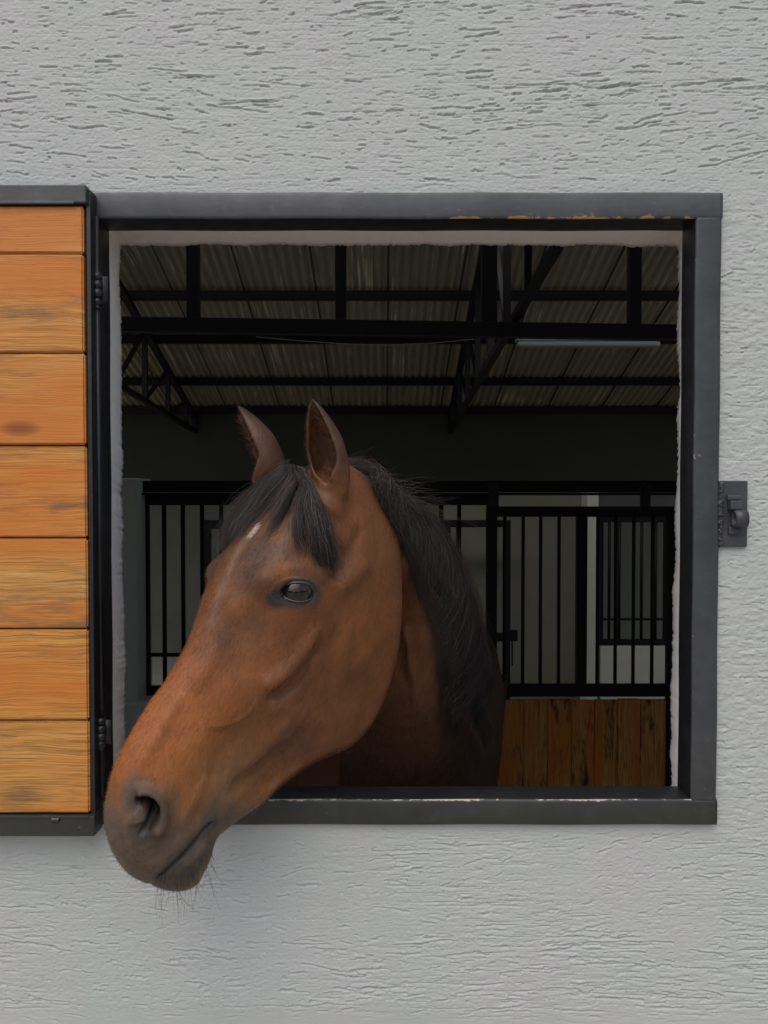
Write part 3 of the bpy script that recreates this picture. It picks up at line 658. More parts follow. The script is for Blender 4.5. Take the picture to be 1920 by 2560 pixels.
# --- trunk
E_ = np.array([.18, .984, 0]); SX = np.array([.984, -.18, 0]); C0 = np.array([-.045, .52, 0])
TT = np.array([(0, .12, -.66, -.98), (.06, .19, -.58, -1.06), (.16, .222, -.50, -1.13), (.30, .235, -.44, -1.16), (.50, .262, -.43, -1.16), (.8, .29, -.48, -1.17), (1.1, .295, -.48, -1.13), (1.35, .28, -.43, -1.06), (1.55, .23, -.46, -.98), (1.68, .13, -.56, -.88)])
tt = np.linspace(0, 1.68, 60); TR = pchip(tt, TT[:, 0], TT[:, 1:]); rings = []
for t_, (h_, tp, bt) in zip(tt, TR):
    c = C0+E_*t_; rings.append(sect_ring(np.array([c[0], c[1], CAMZ+tp]), np.array([c[0], c[1], CAMZ+bt]), SX, h_, prof=((0, .5), (.1, .62), (.3, .92), (.5, 1), (.7, .97), (.9, .68), (1, .4))))
addpart(*tube_mesh(rings))
# shoulders
def blob(c, r, ax=None, n=18):
    th_ = np.linspace(.02, math.pi-.02, n); ph_ = np.linspace(0, 2*math.pi, 24, endpoint=False); rg_ = []
    for t_ in th_:
        d = np.stack([np.sin(t_)*np.cos(ph_), np.sin(t_)*np.sin(ph_), np.full(24, math.cos(t_))], -1)*np.array(r)
        if ax is not None: d = d@np.array(ax)
        rg_.append(np.array(c)+d)
    addpart(*tube_mesh(rg_[::-1]))
for sgn in (1, -1):
    c = C0+E_*.17+SX*.175*sgn; blob((c[0], c[1], CAMZ-.80), (.085, .14, .24), np.array([SX, E_, [0, .12, 1]]))
    c = C0+E_*.02+SX*.10*sgn; blob((c[0], c[1], CAMZ-.86), (.10, .10, .14))
# legs
def limb(pts):
    P = np.array([p[:3] for p in pts]); r = np.array([p[3] for p in pts]); k = np.linspace(0, len(P)-1, 44); C_ = pchip(k, np.arange(len(P)), P); r_ = pchip(k, np.arange(len(P)), r)
    a = np.linspace(0, 2*math.pi, 20, endpoint=False); addpart(*tube_mesh([C_[i]+np.outer(np.cos(a), SX)*r_[i]*.85+np.outer(np.sin(a), E_)*r_[i] for i in range(44)][::-1]))
for sgn in (1, -1):
    c = C0+E_*.2+SX*.15*sgn; L_ = lambda e, z, r: (*(c+E_*e)[:2], z, r)
    limb([L_(0, .95, .12), L_(.02, .78, .085), L_(0, .55, .052), L_(-.01, .47, .05), L_(0, .38, .034), L_(0, .2, .03), L_(0, .15, .037), L_(-.03, .08, .034), L_(-.06, .05, .055), L_(-.06, .008, .062)])
    c = C0+E_*1.42+SX*.16*sgn
    limb([L_(0, 1.1, .17), L_(-.06, .88, .14), L_(-.02, .72, .085), L_(.10, .55, .056), L_(.11, .48, .05), L_(.07, .36, .036), L_(.05, .2, .032), L_(.04, .15, .038), L_(.0, .08, .035), L_(-.03, .05, .055), L_(-.03, .008, .062)])
# --- ears
def ear(B, Tp, open_dir, W, bend, A_open=118, lean=0.0):
    B = np.array(B); Tp = np.array(Tp); ax = Tp-B; L = np.linalg.norm(ax); ax /= L
    o = np.array(open_dir, float); o -= ax*(o@ax); o /= np.linalg.norm(o); q = np.cross(ax, o)
    ts = np.linspace(0, 1, 34); wk = pchip(ts, [0, .12, .3, .5, .7, .86, .95, 1], np.array([.62, .80, 1, .98, .76, .46, .24, .06]))*W
    rg_ = []
    for t_, w in zip(ts, wk):
        c = B+ax*L*t_+o*bend*math.sin(math.pi*t_)+q*lean*t_*t_
        A = R(180-(180-A_open)*float(smoothstep(.10, .42, np.array(t_)))); thk = min(.0052, w*.5)
        al = np.linspace(-A, A, 26); dep = .82
        ou = c-np.outer(np.cos(al), o)*w*dep+np.outer(np.sin(al), q)*w
        kin = float(smoothstep(.02, .28, np.array(t_)))*max(0, (w-thk)/w)
        inn = c-np.outer(np.cos(al[::-1]), o)*w*dep*kin+np.outer(np.sin(al[::-1]), q)*w*kin
        rg_.append(np.concatenate([ou, inn]))
    addpart(*tube_mesh(rg_))
nB = hw(.045, .002, .066); nT = at(771, 999, -.085)
fB = hw(.055, .035, -.050)+np.array([-.010, 0, 0]); fT = at(592, 1016, .01)
ear(nB, nT, (-.50, -.86, 0), .0325, -.006, 124, .006)
ear(fB, fT, (-.97, -.18, .1), .0415, -.004, 104, .006)
blob(hw(.066, .002, .050), (.034, .034, .034)); blob(hw(.065, .02, -.052)+np.array([-.006, 0, 0]), (.034, .034, .034))

V = np.concatenate(PV); me = mesh_np('raw', V, [np.concatenate(PQ), np.concatenate(PT)])
bm = bmesh.new(); bm.from_mesh(me); bmesh.ops.recalc_face_normals(bm, faces=bm.faces[:]); bm.to_mesh(me); bm.free()
raw = bpy.data.objects.new('raw', me); COL.objects.link(raw)
md = raw.modifiers.new('r', 'REMESH'); md.mode = 'VOXEL'; md.voxel_size = VOX; md.use_smooth_shade = True
md = raw.modifiers.new('s', 'SMOOTH'); md.factor = .5; md.iterations = max(3, int(6*.0028/VOX))
dg = bpy.context.evaluated_depsgraph_get(); bme = bpy.data.meshes.new_from_object(raw.evaluated_get(dg)); bpy.data.objects.remove(raw); bpy.data.meshes.remove(me)
bme.name = 'body'
nv = len(bme.vertices); P = np.empty(nv*3, np.float32); bme.vertices.foreach_get('co', P); P = P.reshape(-1, 3).astype(float)
def get_normals():
    N = np.empty(nv*3, np.float32); bme.vertices.foreach_get('normal', N); return N.reshape(-1, 3).astype(float)
def put(): bme.vertices.foreach_set('co', P.astype(np.float32).ravel()); bme.update()
def bvh():
    n = len(bme.polygons); lt_ = np.empty(n, np.int32); bme.polygons.foreach_get('loop_total', lt_)
    fv = np.empty(len(bme.loops), np.int32); bme.loops.foreach_get('vertex_index', fv)
    return BVHTree.FromPolygons(P.tolist(), np.split(fv, np.cumsum(lt_)[:-1]) if lt_.min() != 4 else fv.reshape(-1, 4).tolist())
# soften the joints of ears, jaw and neck
ed_ = np.empty(len(bme.edges)*2, np.int32); bme.edges.foreach_get('vertices', ed_); ed_ = ed_.reshape(-1, 2)
def soften(mask, it):
    e = ed_[mask[ed_[:, 0]] & mask[ed_[:, 1]]]; ids = np.unique(e); mp = np.full(nv, -1); mp[ids] = np.arange(len(ids)); e = mp[e]; Q = P[ids]; n = len(ids)
    deg = np.bincount(e.ravel(), minlength=n)[:, None]; inner_ = mask[ids]
    for _ in range(it):
        S_ = np.stack([np.bincount(e[:, 0], Q[e[:, 1], k], n)+np.bincount(e[:, 1], Q[e[:, 0], k], n) for k in range(3)], -1)
        Q = np.where((deg > 2), .5*Q+.5*S_/np.maximum(deg, 1), Q)
    P[ids] = Q; put()
H = hloc(P)
soften(np.linalg.norm(P-hw(.062, .004, .062), axis=1) < .046, 40); soften(np.linalg.norm(P-hw(.06, .025, -.052), axis=1) < .042, 10)
BV = bvh()
def hit(x, y):
    o, d = ray(x, y); h = BV.ray_cast(o, d)
    return None if h[0] is None else np.array(h[0])
def near_hit(x, y):
    h = hit(x, y)
    if h is None:                               # just off the outline: the nearest skin
        best = 9
        for Y in np.linspace(-.25, .5, 40):
            q, _, _, dd = BV.find_nearest(Vector(at(x, y, Y)))
            if dd < best: best = dd; h = np.array(q)
    return h
def hits(pts): return np.array([near_hit(x, y) for x, y in pts])
H = hloc(P)                                     # s, u, w of every vertex; the features below are made on both sides
HM = (H[:, 0] > -.12) & (H[:, 0] < .7) & (abs(H[:, 2]) < .16) & (H[:, 1] > -.33) & (H[:, 1] < .1)
hi_ = np.nonzero(HM)[0]
def polyd(Q, C_, closed=False):
    """distance of points Q to a polyline, and the signed side parameter"""
    best = np.full(len(Q), 9.); tpar = np.zeros(len(Q)); n = len(C_)-1
    for i in range(n):
        a = C_[i]; d = C_[i+1]-a; t = np.clip(((Q-a)@d)/(d@d+1e-12), 0, 1); dd = np.linalg.norm(Q-a-t[:, None]*d, axis=1)
        k = dd < best; best[k] = dd[k]; tpar[k] = (i+t[k])/n
    return best, tpar
def dense(C_, n=24): return pchip(np.linspace(0, len(C_)-1, n), np.arange(len(C_)), np.asarray(C_, float))
def mir(C_):
    h = hloc(C_); h[:, 2] *= -1; return HO+np.outer(h[:, 0], HA)+np.outer(h[:, 1], HN)+np.outer(h[:, 2], HL)
RELIEF = 1.75
def stroke(pts, sig, amp, both=True, taper=.18, world=None):
    if sig > .0034 and both: amp = amp*RELIEF
    """raises (or sinks) a soft ridge along a line drawn on the skin"""
    C_ = dense(hits(pts) if world is None else world); N = get_normals()
    for C2 in ((C_, mir(C_)) if both else (C_,)):
        lo = C2.min(0)-3*sig; hi2 = C2.max(0)+3*sig
        k = np.nonzero(((P > lo) & (P < hi2)).all(1))[0]
        if len(k) == 0: continue
        d, t = polyd(P[k], C2); w = np.exp(-(d/sig)**2)*(smoothstep(0, taper, t)*smoothstep(1, 1-taper, t) if taper > 0 else 1)
        P[k] += N[k]*(amp*w)[:, None]
    put()
def bump_at(c, sig, amp, both=True):
    N = get_normals()
    for C2 in ((np.array(c)[None], mir(np.array(c)[None])) if both else (np.array(c)[None],)):
        d = np.linalg.norm(P-C2[0], axis=1); k = d < 3*sig; P[k] += N[k]*(amp*np.exp(-(d[k]/sig)**2))[:, None]
    put()
EYE_S, EYE_U = .2115, -.006
def px3(x, y): return hit(x, y)
# big forms
bump_at(px3(760, 1440), .030, .0075); bump_at(hw(.222, .052, .088), .024, .0135)              # brow arch over the eye
bump_at(px3(745, 1500), .034, .0050)                                                  # orbit
stroke([(830, 1370), (850, 1420), (838, 1465)], .016, -.0055)                          # hollow behind and above the eye
bump_at(px3(875, 1660), .060, .0060)                                                  # masseter
stroke([(835, 1480), (880, 1440), (925, 1395)], .016, .0045)                          # cheek arch towards the ear
stroke([(800, 1545), (760, 1620), (700, 1690), (645, 1722)], .013, .0058)             # facial crest
stroke([(815, 1590), (770, 1660), (718, 1718), (668, 1748)], .010, -.0052)            # hollow under it
stroke([(500, 1806), (545, 1816), (590, 1806), (628, 1775), (650, 1740)], .0034, .0020, taper=.3)   # vein
stroke([(508, 1822), (550, 1832), (600, 1820)], .005, -.0010, taper=.3)
stroke([(775, 1800), (745, 1850), (680, 1900), (610, 1950), (560, 2000)], .014, -.0050)     # hollow along the bars of the jaw
stroke([(735, 1780), (690, 1835), (640, 1890), (590, 1935)], .012, .0030)
stroke([(770, 1895), (700, 1945), (640, 1992)], .010, .0036)                          # lower jaw
stroke([(640, 1800), (560, 1880), (520, 1960)], .020, -.0030)                          # hollow of the cheek behind the nostril
stroke([(585, 1475), (560, 1550), (530, 1640), (480, 1740)], .016, .0016)
stroke([(975, 1560), (992, 1640), (972, 1730), (930, 1805)], .010, .0030)              # rim of the jaw
stroke([(655, 1742), (700, 1740), (745, 1715), (780, 1660)], .0065, -.0022)
stroke([(668, 1766), (720, 1770), (775, 1790)], .011, .0026)
bump_at(px3(800, 1830), .016, -.0052)
stroke([(690, 1448), (718, 1437), (752, 1434), (786, 1448), (812, 1478)], .0036, -.0016)   # fold over the upper lid
stroke([(700, 1432), (740, 1420), (785, 1430), (815, 1455)], .008, .0018)
stroke([(712, 1524), (745, 1536), (780, 1526), (800, 1508)], .0036, -.0010)
stroke([(455, 1720), (420, 1790), (380, 1860), (345, 1930)], .009, .0016)              # edge of the nasal bone
stroke([(530, 1890), (505, 1960), (470, 2030), (445, 2080)], .009, .0018)
stroke([(850, 1560), (812, 1640), (800, 1720)], .012, -.0016)
stroke([(880, 1540), (855, 1640), (850, 1730)], .012, .0014)
stroke([(905, 1310), (885, 1365), (860, 1400)], .010, -.0020)
# neck cords behind the jaw, shoulder muscles
stroke([(1012, 1540), (1020, 1620), (1035, 1700), (1040, 1780)], .0075, .009, both=False)
stroke([(1000, 1570), (1006, 1640), (1008, 1720)], .008, -.008, both=False)
stroke([(1050, 1560), (1055, 1680), (1050, 1800)], .022, .005, both=False)
stroke([(1165, 1690), (1200, 1760), (1232, 1860)], .022, .010, both=False)
stroke([(1140, 1760), (1175, 1830), (1205, 1910)], .022, .009, both=False)
stroke([(1150, 1720), (1188, 1800), (1218, 1890)], .014, -.007, both=False)
# nostrils: flared rim, comma shaped cavity running inwards
BV = bvh()
nost = [(347, 2000), (362, 2003), (380, 2020), (383, 2044), (370, 2068), (352, 2084)]
rim = [(338, 1990), (362, 1982), (392, 1996), (407, 2030), (402, 2066), (378, 2095)]
stroke(rim, .0085, .0050, taper=.1)
stroke([(330, 2030), (345, 2045), (350, 2060)], .012, .0040)                           # wing of the nostril
BV = bvh(); C_ = dense(hits(nost), 30)
# --- mouth
mouth = [(535, 2058), (515, 2072), (490, 2104), (462, 2136), (430, 2168), (402, 2192), (384, 2204)]
MC = dense(hits(mouth[:-1]), 40)
stroke([(520, 2035), (470, 2085), (420, 2140), (380, 2175)], .011, .0022)
stroke([(520, 2100), (490, 2140), (455, 2175)], .011, .0028)
nd = np.full(nv, 9.); ntp = np.zeros(nv)
for C2 in (C_, mir(C_)):
    d, t = polyd(P, C2); k = d < nd; nd[k] = d[k]; ntp[k] = t[k]
md_ = np.minimum(polyd(P, MC)[0], polyd(P, mir(MC))[0])
N = get_normals()
for sgn, C2 in ((1, C_), (-1, mir(C_))):
    d, t = polyd(P, C2); k = np.nonzero(d < .02)[0]; d = d[k]; t = t[k]
    wid = .0072*(.45+.75*np.sin(np.clip(t, 0, 1)*math.pi)**.8); depth = .046*smoothstep(1.05, .35, t)*smoothstep(-.1, .12, t)+.004
    inw = -HL*sgn*.75-HN*.15+HA*-.62; inw /= np.linalg.norm(inw)
    P[k] += inw*(depth*smoothstep(1.2, .62, d/wid))[:, None]
put(); N = get_normals()
front = hw(.668, -.066, 0)
for C2 in (MC, mir(MC)):
    C3 = np.concatenate([C2, front[None]]); d, t = polyd(P, C3); k = np.nonzero(d < .014)[0]; d = d[k]; t = t[k]
    P[k] -= N[k]*((.0095*np.exp(-(d/.0024)**2)+.0016*np.exp(-(d/.007)**2))*smoothstep(0, .06, t))[:, None]
put()
# wrinkles at the corner of the mouth
for i in range(6):
    x = 498+i*8; y = 2098-i*8.5
    stroke([(x, y), (x+10, y+5), (x+20, y+2)], .0017, -.0016, taper=.3)
stroke([(505, 2035), (522, 2048), (533, 2057)], .0018, -.0012); stroke([(522, 2030), (530, 2044), (536, 2056)], .0018, -.0012)
# --- eye socket
BV = bvh()
e0 = hit(750, 1481); ein = hit(708, 1500); eout = hit(796, 1487)
eh = hloc(e0[None])[0]
nloc = BV.find_nearest(Vector(e0)); 
en = HL*.94+HN*.24+HA*.12; en /= np.linalg.norm(en)
ex = eout-ein; ex -= en*(ex@en); ex /= np.linalg.norm(ex); ey = np.cross(en, ex); 
if ey[2] < 0: ey = -ey
ER = .0255; EC = e0-en*(ER-.0035)
eyes = []
for sgn in (1, -1):
    def side(v): 
        return v if sgn == 1 else v-2*HL*(v@HL)
    def sidep(p): return p if sgn == 1 else mir(p[None])[0]
    c_, n_, x_, y_ = sidep(EC), side(en), side(ex), side(ey)
    eyes.append((c_, n_, x_, y_))
    d = P-c_; a = d@x_; b2 = d@y_; c3 = d@n_; rr = np.sqrt((a/.0275)**2+((b2+.003*a/.0275)/.0160)**2)
    k = (rr < 1.5) & (c3 > -.02); P[k] -= np.outer(.016*smoothstep(1.12, .80, rr[k]), n_)
put()
# ------------------------------------------------------------------ coat colour kept on the mesh
H = hloc(P); s, u, w = H.T; aw = abs(w)
def lerp(c, col, f): return c+(np.array(col)-c)*np.clip(f, 0, 1)[:, None]
cn = np.random.default_rng(3)
pn = np.sin(s*37+3*np.sin(u*29+w*17))*np.sin(u*41+w*33)+.7*np.sin(s*81+2*np.sin(w*60+u*47))*np.sin(u*93-w*71+1)+.5*np.sin(s*170+2*np.sin(u*150))*np.sin(u*190+w*140)
c = np.tile(np.array((.175, .068, .028)), (nv, 1))
c = lerp(c, (.285, .096, .028), smoothstep(.28, .44, s)*smoothstep(-.10, .03, u)*HM)             # redder nose
c = lerp(c, (.23, .105, .038), smoothstep(.42, .50, s)*smoothstep(.02, -.05, u)*HM*.7)            # tan towards the lips
c = lerp(c, (.125, .058, .032), smoothstep(.26, .16, s)*smoothstep(.0, .05, u)*HM*.75)            # duller forehead
c = lerp(c, (.20, .074, .024), np.exp(-((s-.22)/.09)**2-((u+.17)/.08)**2)*HM*.7)                 # cheek
c = lerp(c, (.145, .062, .032), np.exp(-((s-.36)/.05)**2-((u+.09)/.04)**2)*HM*.6)
muz = smoothstep(.530, .592, s+.25*np.clip(-u-.02, 0, .1)-.30*np.exp(-((u-.035)/.03)**2)*.05)*HM
muz = np.maximum(muz, HM*smoothstep(.535, .575, s)*smoothstep(.015, -.03, u)*.8)
muz = np.maximum(muz, smoothstep(.046, .014, nd+.006*np.sin(s*70+u*90)))
muz = np.maximum(muz, HM*smoothstep(.492, .535, s+.006*np.sin(u*160))*smoothstep(-.045, -.075, u))
mot = .5+.5*np.sin(s*210+2*np.sin(u*170+w*90))*np.sin(u*230-w*150+1.5*np.sin(s*120))
mc_ = np.array((.088, .070, .056))*(1-mot[:, None]*.45)+np.array((.135, .092, .062))*(mot[:, None]*.45)
c = c+(mc_-c)*np.clip(muz*.94, 0, 1)[:, None]
c = lerp(c, (.050, .044, .042), smoothstep(.022, .009, nd)*.75)
c = lerp(c, (.006, .005, .005), smoothstep(.0092, .0060, nd)*smoothstep(1.02, .7, ntp))  # shade of the nostril cavity put into the colour
c = lerp(c, (.045, .040, .040), smoothstep(.014, .004, md_)*.7)
lowlip = HM*smoothstep(.555, .575, s)*smoothstep(.0, .012, -(u+.093+(s-.548)*-.24))*smoothstep(.66, .63, s); c = lerp(c, (.072, .058, .052), lowlip*.55)
chin = HM*smoothstep(.575, .61, s)*smoothstep(-.103, -.120, u); c = lerp(c, (.21, .115, .066), chin*.85)
for c_, n_, x_, y_ in eyes:
    d = P-c_; a = d@x_; b2 = d@y_; cc = d@n_
    rr = np.minimum(np.sqrt(((a+.002)/.031)**2+(b2/.0205)**2), np.sqrt(((a+.031)/.016)**2+((b2+.004)/.014)**2)); f = smoothstep(1.35, .85, rr)*(abs(cc) < .05); c = lerp(c, (.034, .033, .036), f*.95)
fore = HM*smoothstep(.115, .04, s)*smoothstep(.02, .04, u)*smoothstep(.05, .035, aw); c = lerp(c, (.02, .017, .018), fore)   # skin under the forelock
# star and the pale streak down the forehead
BV = bvh(); star = dense(hits([(641, 1318), (632, 1330), (624, 1340)]), 10); d, t = polyd(P, star); c = lerp(c, (.62, .58, .54), smoothstep(.0085, .002, d+.0032*np.sin(s*900+w*700))*.62)
stk = dense(hits([(610, 1352), (575, 1420), (552, 1475), (536, 1530), (530, 1555)]), 16); d, t = polyd(P, stk); c = lerp(c, (.20, .13, .095), smoothstep(.015, .001, d)*.68)
# ears: dark rims and backs
for B_, T_ in ((nB, nT), (fB, fT)):
    ax = T_-B_; L2 = np.linalg.norm(ax); q = (P-B_)@(ax/L2)/L2; rad = np.linalg.norm(P-B_-np.outer(q*L2, ax/L2), axis=1)
    k = (q > .1) & (q < 1.1) & (rad < .045); c[k] = lerp(c[k], (.135, .060, .027), np.full(k.sum(), .8))
    edge_ = smoothstep(.62, 1.0, q)*k; c = lerp(c, (.03, .026, .027), edge_*.8)
    side_ = (P-B_-np.outer(q*L2, ax/L2))@np.array((.8, -.6, 0)); wq = .030*pchip(np.clip(q, 0, 1), [0, .12, .3, .5, .7, .86, .95, 1], np.array([.62, .80, 1, .98, .76, .46, .24, .06]))
    c = lerp(c, (.032, .028, .028), smoothstep(.45, .95, side_/wq)*smoothstep(.15, .35, q)*k*.45)
# coat gets darker further back and lower down, legs black
def patch(x, y, r, col, f, both=True):
    global c
    q0 = near_hit(x, y)
    for q in ((q0, mir(q0[None])[0]) if both else (q0,)):
        d = np.linalg.norm(P-q, axis=1)*(1+.22*pn); c = lerp(c, col, f*np.exp(-(d/r)**2))
BV = bvh()
patch(620, 1440, .034, (.080, .052, .038), .8); patch(655, 1380, .026, (.095, .062, .046), .7); patch(700, 1425, .013, (.27, .105, .03), .7)
patch(800, 1425, .020, (.115, .068, .048), .7); patch(900, 1490, .032, (.20, .085, .03), .55); patch(950, 1400, .020, (.21, .10, .04), .5)
patch(560, 1600, .030, (.125, .066, .040), .6); patch(640, 1570, .03, (.17, .085, .046), .6); patch(790, 1500, .010, (.07, .05, .04), .6)
patch(880, 1700, .045, (.125, .052, .022), .7); patch(930, 1600, .030, (.165, .066, .022), .6); patch(600, 1900, .03, (.17, .085, .042), .6)
patch(700, 1860, .022, (.12, .062, .036), .6); patch(480, 1880, .04, (.29, .125, .04), .6); patch(560, 1960, .024, (.20, .13, .075), .55); patch(400, 1830, .04, (.31, .105, .034), .6)
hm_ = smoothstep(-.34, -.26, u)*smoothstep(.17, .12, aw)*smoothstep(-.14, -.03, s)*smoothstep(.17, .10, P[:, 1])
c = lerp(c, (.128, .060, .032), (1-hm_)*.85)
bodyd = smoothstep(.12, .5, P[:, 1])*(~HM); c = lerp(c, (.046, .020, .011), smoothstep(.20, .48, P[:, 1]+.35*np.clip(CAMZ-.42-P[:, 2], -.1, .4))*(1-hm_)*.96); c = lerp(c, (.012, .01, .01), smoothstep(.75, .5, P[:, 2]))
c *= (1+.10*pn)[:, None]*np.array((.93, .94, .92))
c = lerp(c, (.075, .040, .026), HM*np.exp(-((s-.395)/.022)**2-((u+.165)/.028)**2)*.55)
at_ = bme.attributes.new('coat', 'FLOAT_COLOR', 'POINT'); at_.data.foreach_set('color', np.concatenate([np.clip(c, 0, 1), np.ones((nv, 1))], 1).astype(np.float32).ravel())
# hair flow, stored as a coordinate for the fine coat texture
fl = np.zeros((nv, 3)); fl[:] = np.stack([s*95, u*620, w*620], -1); 
at_ = bme.attributes.new('flow', 'FLOAT_VECTOR', 'POINT'); at_.data.foreach_set('vector', fl.astype(np.float32).ravel())
gs_ = .24*hm_+.05*(1-hm_); at_ = bme.attributes.new('gloss', 'FLOAT', 'POINT'); at_.data.foreach_set('value', gs_.astype(np.float32))
gl = np.clip(muz, 0, 1); at_ = bme.attributes.new('bare', 'FLOAT', 'POINT'); at_.data.foreach_set('value', gl.astype(np.float32))

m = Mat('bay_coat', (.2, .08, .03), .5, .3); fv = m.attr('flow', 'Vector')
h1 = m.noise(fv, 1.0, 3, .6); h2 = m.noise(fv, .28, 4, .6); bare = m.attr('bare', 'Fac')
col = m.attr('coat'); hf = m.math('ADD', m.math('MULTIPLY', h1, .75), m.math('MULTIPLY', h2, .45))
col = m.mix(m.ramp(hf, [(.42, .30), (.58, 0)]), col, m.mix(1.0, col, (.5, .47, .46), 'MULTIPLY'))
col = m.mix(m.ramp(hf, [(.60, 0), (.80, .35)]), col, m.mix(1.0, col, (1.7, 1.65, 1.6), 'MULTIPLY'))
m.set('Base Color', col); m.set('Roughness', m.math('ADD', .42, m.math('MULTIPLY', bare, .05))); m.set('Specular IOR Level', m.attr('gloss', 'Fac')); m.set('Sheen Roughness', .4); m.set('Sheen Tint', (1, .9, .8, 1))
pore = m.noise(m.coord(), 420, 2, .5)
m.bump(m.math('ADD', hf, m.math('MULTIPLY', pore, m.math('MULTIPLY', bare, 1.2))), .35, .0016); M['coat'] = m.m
m = Mat('dark_hair', (.012, .010, .0105), .42, .55); rn = m.n.new('ShaderNodeAttribute'); rn.attribute_name = 'rnd'
m.set('Base Color', m.ramp(rn.outputs['Fac'], [(0, (.013, .011, .0105)), (.6, (.045, .036, .033)), (1, (.15, .105, .08))])); M['hair'] = m.m
m = Mat('eye_glass', (.006, .004, .004), .02, .6); v = m.attr('eyec'); m.set('Base Color', v); M['eye'] = m.m
m = Mat('eyelid_skin', (.032, .030, .032), .45, .5); m.set('Base Color', m.attr('coat')); m.bump(m.noise(m.coord(), 320, 3), .25, .001); M['lid'] = m.m

hroot = C0+E_*.7
horse = empty('horse', (hroot[0], hroot[1], 0), 'brown bay horse with black mane looking left out of the stable window', 'horse')
hr = np.array(horse.location)
P -= hr; put(); P += hr
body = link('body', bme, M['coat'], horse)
def put_child(name, Vv, faces, mat, parent=horse, smooth=True, attrs=None):
    me = mesh_np(name, np.asarray(Vv)-hr, faces, smooth); o = link(name, me, mat, parent)
    for nm, ty, val in attrs or []:
        a = me.attributes.new(nm, ty, 'POINT'); a.data.foreach_set({'FLOAT': 'value', 'FLOAT_COLOR': 'color'}[ty], np.asarray(val, np.float32).ravel())
    return o
